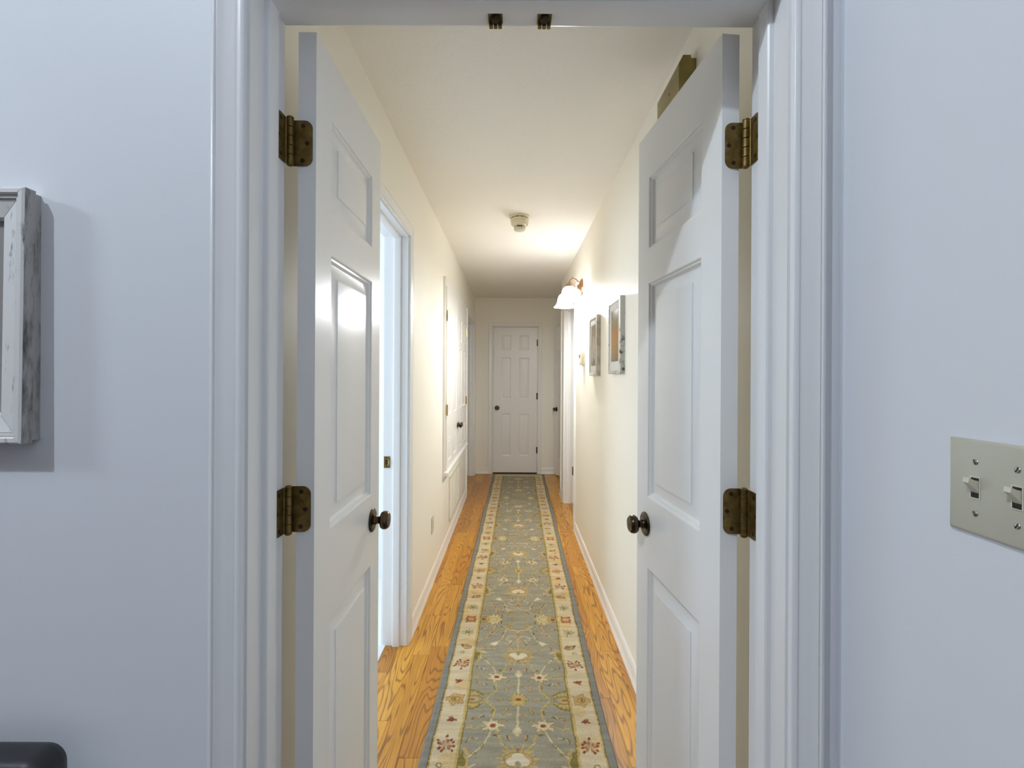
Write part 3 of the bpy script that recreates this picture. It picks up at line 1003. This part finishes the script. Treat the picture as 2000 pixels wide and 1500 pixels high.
def wall_picture(name, label, y_near, width, zb, h, frame_mat, print_mat, depth=.026, fw=.018, matw=.033):
    e = tag(empty(name, (HR, y_near + width, zb), RIGHTW), label, 'picture', 'framed prints on the hallway wall')
    prof = [(0, 0), (0, depth - .002), (.002, depth), (fw - .003, depth), (fw, depth - .002), (fw, 0)]

    def ring(t):
        return None
    fr = MB()
    for (c0, c1, ax) in (((0, 0), (0, h), 'l'), ((width, 0), (width, h), 'r'), ((0, 0), (width, 0), 'b'), ((0, h), (width, h), 't')):
        q = MB()
        if ax == 'l':
            q.loft([[(a, -t, a) for a, t in prof], [(a, -t, h - a) for a, t in prof]])
        elif ax == 'r':
            q.loft([[(width - a, -t, a) for a, t in prof], [(width - a, -t, h - a) for a, t in prof]])
        elif ax == 'b':
            q.loft([[(a, -t, a) for a, t in prof], [(width - a, -t, a) for a, t in prof]])
        else:
            q.loft([[(a, -t, h - a) for a, t in prof], [(width - a, -t, h - a) for a, t in prof]])
        obj('frame_rail', q, frame_mat, e)
    # bevelled mat with a window
    a, b_ = fw - .002, fw + matw
    mb = MB()
    o_ = [(a, -.0215, a), (width - a, -.0215, a), (width - a, -.0215, h - a), (a, -.0215, h - a)]
    i_ = [(b_, -.0215, b_ + .012), (width - b_, -.0215, b_ + .012), (width - b_, -.0215, h - b_ - .002), (b_, -.0215, h - b_ - .002)]
    i2 = [(x_ + (.002 if x_ < width / 2 else -.002), -.0200, z_ + (.002 if z_ < h / 2 else -.002)) for x_, _, z_ in i_]
    mb.loft([o_, i_, i2], caps=False)
    obj('mat_board', mb, 'mat_board', e)
    pr = obj('print', MB().box(b_ - .002, width - b_ + .002, -.0199, -.018, b_ + .008, h - b_ + .002), print_mat, e)
    obj('glass_pane', MB().box(a, width - a, -.0236, -.0226, a, h - a), 'glass', e)
    return e, pr


near_pic, _ = wall_picture('framed_picture', 'amber tree print in a dark-speckled silver frame, nearer the doors', 2.345, .285, 1.376, .388, 'silver_frame', 'print_amber')
far_pic, pr2 = wall_picture('framed_picture', 'brown print with pale figures in a plain silver frame, nearer the wall light', 3.005, .285, 1.366, .388, 'pale_frame', 'print_umber')
for (xa, w_, z0, z1) in ((.085, .030, .095, .255), (.135, .032, .115, .290), (.178, .028, .10, .245)):
    cx = xa + w_ / 2
    poly = [(xa, z0), (xa + w_, z0), (xa + w_ * .9, z1 - .04), (cx + w_ * .2, z1 - .03), (cx + w_ * .15, z1), (cx - w_ * .15, z1), (cx - w_ * .2, z1 - .03), (xa + w_ * .1, z1 - .04)]
    obj('pale_figure', MB().prism(poly, -.0204, -.0198), 'print_white', pr2)

th = tag(empty('thermostat', (HR, 3.70, 1.498), RIGHTW), 'small beige thermostat on the hallway wall below the wall light', 'thermostat')
obj('base', MB().cbox(-.045, .045, -.012, -.0003, -.057, .057, .003), 'thermostat', th)
cv = obj('cover', MB().cbox(-.040, .040, -.036, -.0118, -.050, .050, .005), 'almond_light', th)
obj('dial_window', MB().box(-.028, .028, -.0366, -.0358, .005, .030), 'copper', cv)

ch = tag(empty('door_chime', (HR, 1.440, 2.19), RIGHTW), 'olive brass door chime box high on the hallway wall above the right leaf', 'door chime')
obj('base', MB().cbox(-.205, 0, -.016, -.0004, .010, .139, .001), 'chime', ch)
cov = [(-.0158, 0), (-.047, 0), (-.053, .010), (-.053, .122), (-.040, .148), (-.0158, .148)]
cvr = obj('cover', MB().loft([[(-.214, y, z) for y, z in cov], [(.0, y, z) for y, z in cov]]), 'chime', ch)
obj('keyhole', MB().lathe([(0, .0006), (.0035, .0006), (.0045, 0), (0, 0)], 14, Matrix.Translation((-.090, -.053, .080)) @ Matrix.Rotation(PI / 2, 4, 'X')), 'slot', cvr)

# ------------------------------------------------------------------ light switch on the foyer side wall
SWY, SWZ = .5305, 1.238
sw = tag(empty('light_switch', (FR, SWY, SWZ), RIGHTW), 'almond two-toggle light switch plate on the blue-white wall', 'light switch')
pr_ = MB()
a, h_ = .058, .0555
rings = []
for ins, y in ((0, -.0003), (0, -.0022), (.0015, -.0045), (.0045, -.0058)):
    rings.append([(-a + ins, y, -h_ + ins), (a - ins, y, -h_ + ins), (a - ins, y, h_ - ins), (-a + ins, y, h_ - ins)])
obj('cover_plate', MB().loft(rings), 'almond', sw)
for dx in (-.0232, .0232):
    fr_ = MB()
    for q in ((-.0062, .0062, .0117, .0128), (-.0062, .0062, -.0128, -.0117), (-.0062, -.0050, -.0117, .0117), (.0050, .0062, -.0117, .0117)):
        fr_.box(dx + q[0], dx + q[1], -.0066, -.0050, q[2], q[3])
    tg = obj('toggle', fr_, 'almond_light', sw)
    obj('toggle_slot', MB().box(dx - .0050, dx + .0050, -.0061, -.0052, -.0117, .0117), 'slot', tg)
    lev = MB().loft([[(dx - .0044, -.0058, -.006), (dx + .0044, -.0058, -.006), (dx + .0044, -.0058, .0085), (dx - .0044, -.0058, .0085)],
                     [(dx - .0042, -.0090, -.0015), (dx + .0042, -.0090, -.0015), (dx + .0042, -.0095, .0090), (dx - .0042, -.0095, .0090)],
                     [(dx - .0036, -.0175, .0065), (dx + .0036, -.0175, .0065), (dx + .0036, -.0165, .0120), (dx - .0036, -.0165, .0120)]])
    obj('lever', lev, 'almond_light', tg)
    for dz in (-.030, .030):
        s = obj('screw', MB().lathe([(0, .0012), (.0026, .0010), (.0034, .0004), (.0034, -.0005), (0, -.0005)], 16, Matrix.Translation((dx, -.0058, dz)) @ Matrix.Rotation(PI / 2, 4, 'X')), 'screw_steel', sw)
        rr = random.choice((.5, -.45, -.6))
        obj('screw_slot', MB().box(-.003, .003, -.0014, -.0009, -.0005, .0005, Matrix.Translation((dx, -.0058, dz)) @ Matrix.Rotation(PI / 2 + rr, 4, 'Y')), 'slot', s)

# ------------------------------------------------------------------ distressed picture frame on the foyer wall
PX1, PW_, PZ0, PH = -.785, .36, 1.2515, .412
pf = tag(empty('picture_frame', (PX1 - PW_, D1, PZ0)), 'whitewashed distressed wooden picture frame on the blue-white wall', 'picture frame', None)
pf.rotation_euler[0] = math.radians(-.6)
pout = [(.0035, 0), (.0035, .016), (0, .0165), (0, .034), (.003, .0365), (.009, .0365), (.0110, .0335), (.0120, .0290), (.0128, .0315), (.0165, .0315), (.0172, .0262), (.0182, .0285), (.0450, .0225), (.0455, .019), (.0490, .018), (.0490, 0)]
W_, H_ = PW_, PH
for ax in 'lrbt':
    q = MB()
    if ax == 'l':
        q.loft([[(a, -t, a) for a, t in pout], [(a, -t, H_ - a) for a, t in pout]])
    elif ax == 'r':
        q.loft([[(W_ - a, -t, a) for a, t in pout], [(W_ - a, -t, H_ - a) for a, t in pout]])
    elif ax == 'b':
        q.loft([[(a + .0012, -t, a) for a, t in pout], [(W_ - a - .0012, -t, a) for a, t in pout]])
    else:
        q.loft([[(a + .0012, -t, H_ - a) for a, t in pout], [(W_ - a - .0012, -t, H_ - a) for a, t in pout]])
    o = obj('frame_rail', q, 'distressed', pf, sharp=25)
    o.data.materials.append(M['distressed_side'])
    for p in o.data.polygons:
        n = p.normal
        c = p.center
        if ax in 'lr' and abs(n.x) > .9 and (c.x < .004 or c.x > W_ - .004):
            p.material_index = 1
obj('print', MB().box(.040, W_ - .040, -.012, -.010, .040, H_ - .040), 'print_grey', pf)

# ------------------------------------------------------------------ dark chair standing against the foyer wall
chx, chw = -.682 - .23, .46
cr = tag(empty('dining_chair', (chx, .52, 0)), 'dark leather chair back at the bottom edge in front of the blue-white wall', 'chair')


def round_rect(w2, z0, z1, r, n=8):
    p = []
    for cx, cz, a0 in ((w2 - r, z0 + r, -PI / 2), (w2 - r, z1 - r, 0), (-w2 + r, z1 - r, PI / 2), (-w2 + r, z0 + r, PI)):
        for k in range(n + 1):
            a = a0 + k / n * PI / 2
            p.append((cx + r * math.cos(a), cz + r * math.sin(a)))
    return p


rings = []
for ins, y in ((.010, .165), (.003, .169), (0, .178), (0, .205), (.003, .214), (.010, .218)):
    rings.append([(x_, y, z_) for x_, z_ in round_rect(.23 - ins, .52 + ins, .800 - ins, .030 - ins)])
obj('backrest', MB().loft(rings), 'leather', cr, sharp=60)
rings = []
for ins, z in ((.012, .40), (.002, .405), (0, .42), (0, .455), (.004, .468), (.015, .474)):
    rings.append([(x_, y_ - .02, z) for x_, y_ in round_rect(.23 - ins, -.22 + ins, .22 - ins, .04 - ins)])
obj('seat', MB().loft(rings), 'leather', cr, sharp=60)
for sx in (-1, 1):
    obj('leg', MB().loft([[(sx * .19 + a, -.20 + b_, z) for a, b_ in ((-r, -r), (r, -r), (r, r), (-r, r))] for r, z in ((.013, .001), (.020, .41))]), 'dark_wood', cr)
    obj('leg', MB().loft([[(sx * .19 + a, y + b_, z) for a, b_ in ((-r, -r), (r, -r), (r, r), (-r, r))] for r, y, z in ((.013, .200, .001), (.018, .17, .40), (.016, .19, .56))]), 'dark_wood', cr)

# pendant lamp of the foyer (outside the picture, gives the main light)
PLX, PLY, PLZ = -1.93, -1.15, 4.10
pl = tag(empty('pendant_lamp', (PLX, PLY, FCEIL)), 'white globe pendant lamp under the foyer ceiling', 'lamp')
obj('canopy', MB().lathe([(0, -.0003), (.06, -.0003), (.055, -.02), (.01, -.03), (0, -.03)], 24), 'bronze', pl)
obj('cord', MB().tube([(0, 0, -.03), (0, 0, -.425)], .004, 8), 'bronze', pl)
obj('socket', MB().lathe([(0, -.415), (.022, -.42), (.026, -.442), (0, -.443)], 20), 'bronze', pl)
point_light('pendant_light', (0, 0, PLZ - FCEIL), .055, P_PENDANT, COOL, pl)

# ------------------------------------------------------------------ hall runner
RY0, RY1, RWID = 1.20, 6.53, .700
R_BASE = dict(blue=(0.312, 0.284, 0.210), edge=(0.235, 0.225, 0.188), cream=(0.58, 0.48, 0.31), gold=(0.50, 0.355, 0.130), lt=(0.56, 0.46, 0.265),
              ivory=(0.64, 0.56, 0.40), red=(0.22, 0.070, 0.035), rust=(0.36, 0.150, 0.065), olive=(0.215, 0.170, 0.050), dk=(0.150, 0.120, 0.060), green=(0.265, 0.250, 0.090), pink=(0.48, 0.31, 0.20))


def vnoise(x, y, seed):
    """smooth value noise on arrays"""
    r_ = np.random.default_rng(seed)
    tab = r_.random((64, 64))
    xi, yi = np.floor(x).astype(int), np.floor(y).astype(int)
    fx, fy = x - xi, y - yi
    fx, fy = fx * fx * (3 - 2 * fx), fy * fy * (3 - 2 * fy)
    g = lambda a, b_: tab[a % 64, b_ % 64]
    return (g(xi, yi) * (1 - fx) + g(xi + 1, yi) * fx) * (1 - fy) + (g(xi, yi + 1) * (1 - fx) + g(xi + 1, yi + 1) * fx) * fy


def build_rug():
    nx = 235
    ys = [RY0]
    while ys[-1] < RY1:
        ys.append(ys[-1] + min(.0075, .0030 * max(1.0, (ys[-1] / 1.8)) ** 1.7))
    ys[-1] = RY1
    ys = np.array(ys)
    xs = np.linspace(-RWID / 2, RWID / 2, nx)
    X, Y = np.meshgrid(xs, ys)
    ny = len(ys)
    # hand-tufted wobble
    Xw = X + (vnoise(X * 90, Y * 90, 1) - .5) * .0045 + (vnoise(X * 9, Y * 9, 2) - .5) * .006
    Yw = Y + (vnoise(X * 90, Y * 90, 3) - .5) * .0045 + (vnoise(X * 9, Y * 9, 4) - .5) * .006
    C = np.zeros((ny, nx, 3))
    Hh = np.zeros((ny, nx))
    c = {k: np.array(v) for k, v in R_BASE.items()}
    HP = .655
    v = np.abs(((Yw - 1.9875 + HP) % (2 * HP)) - HP)     # folded: 0 at the small flower, HP at the paired blossoms
    up = ((Yw - 1.9875) % (2 * HP))
    ax = np.abs(Xw)
    FW = .213
    BW = .316
    C[:] = c['blue']
    mott = vnoise(X * 14, Y * 70, 5)
    C *= (0.90 + .2 * mott)[..., None]
    P, Q = ax, v

    def paint(mask, col, lift=.0006):
        C[mask] = c[col] * (0.92 + .16 * mott[mask])[..., None]
        Hh[mask] = lift

    def ell(cx, cy, rx, ry, ang, col, field=True, P_=None, Q_=None):
        p, q = (P if P_ is None else P_), (Q if Q_ is None else Q_)
        dx, dy = p - cx, q - cy
        near = (np.abs(dx) < rx + ry) & (np.abs(dy) < rx + ry)
        ca, sa = math.cos(ang), math.sin(ang)
        a = (dx * ca + dy * sa) / rx
        b_ = (-dx * sa + dy * ca) / ry
        paint(near & (a * a + b_ * b_ < 1), col)

    def stroke(pts, w, col):
        mask = np.zeros(P.shape, bool)
        for (x0, y0), (x1, y1) in zip(pts[:-1], pts[1:]):
            dx, dy = x1 - x0, y1 - y0
            l2 = dx * dx + dy * dy + 1e-12
            t_ = np.clip(((P - x0) * dx + (Q - y0) * dy) / l2, 0, 1)
            mask |= ((P - x0 - t_ * dx) ** 2 + (Q - y0 - t_ * dy) ** 2) < w * w
        paint(mask, col)

    def curve(pts, w, col, n=10):
        pts = [Vector((*p, 0)) for p in pts]
        out = []
        for i in range(len(pts) - 1):
            p0 = pts[max(i - 1, 0)]
            p1, p2 = pts[i], pts[i + 1]
            p3 = pts[min(i + 2, len(pts) - 1)]
            for k in range(n):
                t_ = k / n
                q = .5 * ((2 * p1) + (p2 - p0) * t_ + (2 * p0 - 5 * p1 + 4 * p2 - p3) * t_ * t_ + (3 * p1 - p0 - 3 * p2 + p3) * t_ ** 3)
                out.append((q.x, q.y))
        out.append((pts[-1].x, pts[-1].y))
        stroke(out, w, col)

    def star(cx, cy, r0, r1, n, rot, wid, col, col2=None, P_=None, Q_=None, grow=.0025):
        if col2:
            for k in range(n):
                a = rot + 2 * PI * k / n
                rr = r1[k % len(r1)]
                ell(cx + math.cos(a) * (r0 + rr) / 2, cy + math.sin(a) * (r0 + rr) / 2, (rr - r0) / 2 + grow, wid + grow, a, col2, P_=P_, Q_=Q_)
        for k in range(n):
            a = rot + 2 * PI * k / n
            rr = r1[k % len(r1)]
            ell(cx + math.cos(a) * (r0 + rr) / 2, cy + math.sin(a) * (r0 + rr) / 2, (rr - r0) / 2, wid, a, col, P_=P_, Q_=Q_)

    # ---- vines
    curve([(0, 0), (0, .18)], .0042, 'lt')
    curve([(.135, .0), (.118, .030), (.095, .055), (.097, .10), (.096, .14)], .0036, 'gold')
    curve([(.096, .15), (.07, .20), (.045, .25), (.03, .29)], .0034, 'gold')
    curve([(.096, .15), (.135, .148), (.17, .165), (.19, .150)], .0028, 'gold')
    curve([(.21, .33), (.165, .285), (.12, .225), (.10, .17)], .0034, 'lt')
    curve([(.205, .36), (.16, .375), (.10, .36), (.06, .335)], .0028, 'gold')
    curve([(.21, .43), (.17, .47), (.135, .515), (.09, .555), (.045, .60)], .0034, 'gold')
    curve([(.118, .417), (.09, .45), (.075, .50), (.06, .56)], .003, 'lt')
    curve([(.135, .517), (.128, .57), (.120, .63)], .003, 'gold')
    curve([(0, .33), (0, .455)], .0042, 'gold')
    curve([(0, .455), (.018, .485), (.050, .478), (.058, .452), (.035, .445), (.045, .425)], .0032, 'lt')
    curve([(0, .52), (.016, .54), (.045, .545), (.055, .565)], .003, 'lt')
    curve([(.012, .50), (.020, .52), (.045, .515)], .0026, 'gold')
    # little leaves along the vines
    rl = random.Random(21)
    for (cx, cy) in ((.118, .03), (.096, .075), (.075, .195), (.055, .235), (.165, .285), (.135, .245), (.16, .373), (.11, .362), (.175, .465), (.155, .49), (.105, .545), (.08, .57), (.088, .455), (.074, .51), (.126, .585), (.03, .41), (.03, .205), (.150, .10), (.175, .105), (.05, .12), (.03, .085), (.155, .21), (.185, .22), (.06, .405), (.155, .42), (.185, .555), (.165, .575), (.095, .62), (.02, .61), (.03, .645)):
        an = rl.uniform(0, PI)
        ell(cx + rl.uniform(-.006, .006), cy, .0135, .0052, an, rl.choice(('olive', 'dk', 'green')))
        ell(cx + rl.uniform(-.004, .004), cy, .0105, .0032, an, rl.choice(('gold', 'lt', 'gold')))
        if rl.random() < .35:
            ell(cx + .006, cy + .008, .0055, .004, an, rl.choice(('rust', 'pink')))
    # ---- small flower at the fold, v = 0
    star(0, 0, .008, [.044, .036], 12, 0, .0062, 'gold', 'olive', grow=.0016)
    ell(0, 0, .012, .010, 0, 'rust')
    ell(0, 0, .006, .005, 0, 'red')
    for (cx, cy, an) in ((.080, 0, 0), (.052, .066, 1.25)):
        ell(cx, cy, .021, .0078, an, 'olive')
        ell(cx, cy, .018, .0055, an, 'gold')
        ell(cx, cy, .010, .0030, an, 'blue')
    # arrowhead blossom
    star(0, .172, .0, [.026, .018, .018], 6, PI / 2, .0088, 'lt', 'gold', grow=.0012)
    ell(0, .168, .009, .014, 0, 'ivory')
    # star flowers
    star(.096, .147, .006, [.046, .032, .040], 7, .5, .0076, 'lt', 'olive', grow=.0022)
    star(.096, .147, .004, [.024], 7, .95, .0042, 'ivory')
    ell(.096, .147, .0125, .0105, 0, 'rust')
    ell(.096, .147, .0075, .0065, 0, 'red')
    ell(.190, .150, .013, .010, .6, 'gold')
    ell(.190, .150, .007, .0055, .6, 'blue')
    # half palmettes against the border at v = 0
    star(.198, 0, .0, [.062, .050], 14, 0, .0085, 'gold', 'olive', grow=.0022)
    ell(.190, 0, .040, .026, 0, 'olive')
    ell(.190, 0, .036, .022, 0, 'blue')
    ell(.196, 0, .028, .016, 0, 'gold')
    ell(.200, 0, .016, .008, 0, 'rust')
    stroke([(.150, .025), (.175, .050), (.205, .058)], .004, 'olive')
    # heart palmette
    star(0, .315, .030, [.082, .066], 22, PI / 2, .0048, 'gold', None)
    ell(0, .312, .052, .036, 0, 'olive')
    ell(0, .312, .049, .033, 0, 'gold')
    ell(0, .312, .043, .028, 0, 'pink')
    ell(.018, .318, .024, .019, .5, 'ivory')
    ell(.006, .298, .016, .017, 0, 'ivory')
    ell(0, .330, .010, .013, 0, 'blue')
    stroke([(0, .272), (0, .262)], .004, 'rust')
    ell(.030, .270, .012, .006, -.7, 'gold')
    ell(.046, .352, .012, .006, .7, 'gold')
    # leafy cups at the border, v = .31
    ell(.200, .318, .022, .034, .35, 'gold')
    ell(.202, .316, .017, .028, .35, 'olive')
    ell(.185, .355, .018, .006, 1.0, 'gold')
    ell(.188, .275, .022, .006, -1.1, 'gold')
    ell(.200, .285, .014, .005, -1.3, 'olive')
    ell(.165, .34, .016, .005, .5, 'lt')
    # white blossoms
    star(.118, .417, .0, [.024, .014, .020], 5, 2.3, .0070, 'ivory', 'gold', grow=.0016)
    # vase
    ell(0, .478, .014, .020, 0, 'gold')
    ell(0, .478, .009, .014, 0, 'blue')
    ell(0, .500, .016, .006, 0, 'rust')
    ell(0, .440, .018, .007, 0, 'pink')
    # small red flowers
    star(.135, .517, .002, [.019], 6, .3, .0060, 'pink', 'olive', grow=.0014)
    ell(.135, .517, .006, .005, 0, 'red')
    # paired leaves
    ell(.046, .575, .034, .0085, 1.0, 'olive')
    ell(.046, .575, .030, .0058, 1.0, 'gold')
    ell(.050, .582, .018, .0030, 1.0, 'rust')
    # big paired blossoms at v = HP
    star(.140, HP, .008, [.060, .048, .055], 12, 0, .0090, 'lt', 'olive', grow=.0024)
    ell(.140, HP, .032, .024, 0, 'gold')
    ell(.142, HP, .024, .016, 0, 'lt')
    ell(.187, HP, .028, .027, 0, 'olive')
    ell(.187, HP, .024, .022, 0, 'gold')
    ell(.190, HP, .016, .015, 0, 'rust')
    ell(.194, HP, .009, .009, 0, 'red')
    ell(.165, HP - .030, .016, .006, .8, 'gold')
    # ---- border
    bm_ = ax > FW
    C[bm_] = c['cream'] * (0.93 + .14 * mott[bm_])[..., None]
    Hh[bm_] = .0004
    bc = (FW + BW) / 2
    P = np.where(bm_, ax, 9.0)
    Q = v
    blotch = vnoise(X * 12, Y * 12, 9)
    mk = bm_ & (blotch > .62)
    C[mk] = C[mk] * np.array([1.0, .90, .72])

    def spray(cx, cy, n, r, col_dot, seed, stem='olive'):
        rr_ = random.Random(seed)
        for k in range(n):
            a = 2 * PI * k / n + rr_.uniform(-.3, .3)
            ra = r * rr_.uniform(.65, 1.0)
            px, py = cx + math.cos(a) * ra, cy + math.sin(a) * ra
            ell((px + cx) / 2, (py + cy) / 2, ra * .32, .0028, a, stem)
            ell(px, py, .0072, .0056, a, col_dot)

    # red and gold flower at v=0
    star(bc, 0, .006, [.040, .030], 11, .2, .0068, 'gold', 'rust', grow=.0026)
    ell(bc, 0, .020, .017, 0, 'rust')
    ell(bc, 0, .015, .012, 0, 'gold')
    ell(bc + .004, .004, .006, .005, 0, 'olive')
    # small red sprig
    star(bc, .118, .0, [.020, .012], 5, .4, .0055, 'red')
    ell(bc + .006, .108, .010, .004, .8, 'rust')
    # spray of red dots
    spray(bc, .245, 9, .040, 'red', 4, 'pink')
    spray(bc, .245, 6, .022, 'rust', 5, 'olive')
    ell(bc, .245, .010, .008, 0, 'pink')
    # ring and swirl
    ell(bc + .012, .338, .012, .011, 0, 'olive')
    ell(bc + .012, .338, .008, .007, 0, 'cream')
    ell(bc - .008, .385, .026, .019, .4, 'dk')
    ell(bc - .008, .385, .021, .014, .4, 'gold')
    ell(bc - .012, .386, .012, .008, .4, 'rust')
    ell(bc + .016, .396, .012, .005, 1.0, 'dk')
    # green spray
    for k in range(9):
        a = 2 * PI * k / 9 + .25
        rr = (.040, .030, .036)[k % 3]
        ell(bc + math.cos(a) * rr * .55, .520 + math.sin(a) * rr * .55, rr * .48, .0034, a, 'green')
    ell(bc, .520, .008, .007, 0, 'olive')
    # red flower at v=HP
    star(bc, HP, .005, [.042, .030], 10, .3, .0072, 'rust', 'red', grow=.0016)
    ell(bc, HP, .019, .016, 0, 'gold')
    ell(bc, HP, .010, .009, 0, 'pink')
    # ---- guard lines and bound edge
    P = ax
    g1 = (ax > FW - .0055) & (ax < FW)
    paint(g1, 'olive', 0)
    g2 = (ax >= FW) & (ax < FW + .010)
    paint(g2, 'gold', .0003)
    g3 = (ax > BW - .006) & (ax < BW)
    paint(g3, 'gold', .0003)
    g4 = (ax >= BW) & (ax < BW + .004)
    paint(g4, 'dk', -.0006)
    g5 = ax >= BW + .004
    paint(g5, 'edge', .0012)
    # end borders
    de = np.minimum(Yw - RY0, RY1 - Yw)
    e1 = (de < .135) & (ax < BW)
    e2 = de < .034
    paint(e1 & (de >= .034), 'cream', .0004)
    paint((de >= .130) & (de < .136) & (ax < FW), 'olive', 0)
    paint(e2, 'edge', .0012)
    # heights: rounded edges and a little waviness
    edge = np.minimum(np.minimum(RWID / 2 - np.abs(X), X * 0 + 9), np.minimum(Y - RY0, RY1 - Y))
    prof = np.clip(edge / .009, 0, 1)
    Z = .0015 + .0095 * np.sqrt(1 - (1 - prof) ** 2) + Hh * np.clip(prof, 0, 1) + (vnoise(X * 7, Y * 5, 11) - .5) * .0010
    wav = (vnoise(Y * 3.1, Y * 0 + .5, 12) - .5) * .010 * np.sign(X) * (np.abs(X) / .35) ** 2
    V = np.stack([X + wav, Y - RY0, Z], -1).reshape(-1, 3)
    i = np.arange(ny * nx).reshape(ny, nx)
    Fq = np.stack([i[:-1, :-1], i[:-1, 1:], i[1:, 1:], i[1:, :-1]], -1).reshape(-1, 4)
    # skirt down to the floor
    loop = np.concatenate([i[0, :], i[1:, -1], i[-1, -2::-1], i[-2:0:-1, 0]])
    base = V[loop].copy()
    base[:, 2] = .0004
    k0 = len(V)
    V = np.concatenate([V, base])
    n = len(loop)
    a = np.arange(n)
    b_ = (a + 1) % n
    Fs = np.stack([loop[b_], loop[a], k0 + a, k0 + b_], -1)
    Fa = np.concatenate([Fq, Fs])
    me = bpy.data.meshes.new('hall_runner')
    me.vertices.add(len(V))
    me.vertices.foreach_set('co', V.astype(np.float32).ravel())
    me.loops.add(len(Fa) * 4)
    me.loops.foreach_set('vertex_index', Fa.astype(np.int32).ravel())
    me.polygons.add(len(Fa))
    me.polygons.foreach_set('loop_start', (np.arange(len(Fa)) * 4).astype(np.int32))
    me.polygons.foreach_set('use_smooth', np.ones(len(Fa), bool))
    me.update(calc_edges=True)
    me.validate()
    col = me.color_attributes.new('pattern', 'FLOAT_COLOR', 'POINT')
    cc = np.ones((len(V), 4), np.float32)
    cc[:k0, :3] = C.reshape(-1, 3)
    cc[k0:, :3] = C.reshape(-1, 3)[loop]
    col.data.foreach_set('color', cc.ravel())
    me.materials.append(M['rug'])
    o = bpy.data.objects.new('hall_runner', me)
    COL.objects.link(o)
    o.location = (.018, RY0, 0)
    o.rotation_euler[2] = -math.radians(.62)
    return tag(o, 'long blue-grey floral runner rug with cream borders on the oak floor', 'rug')


build_rug()
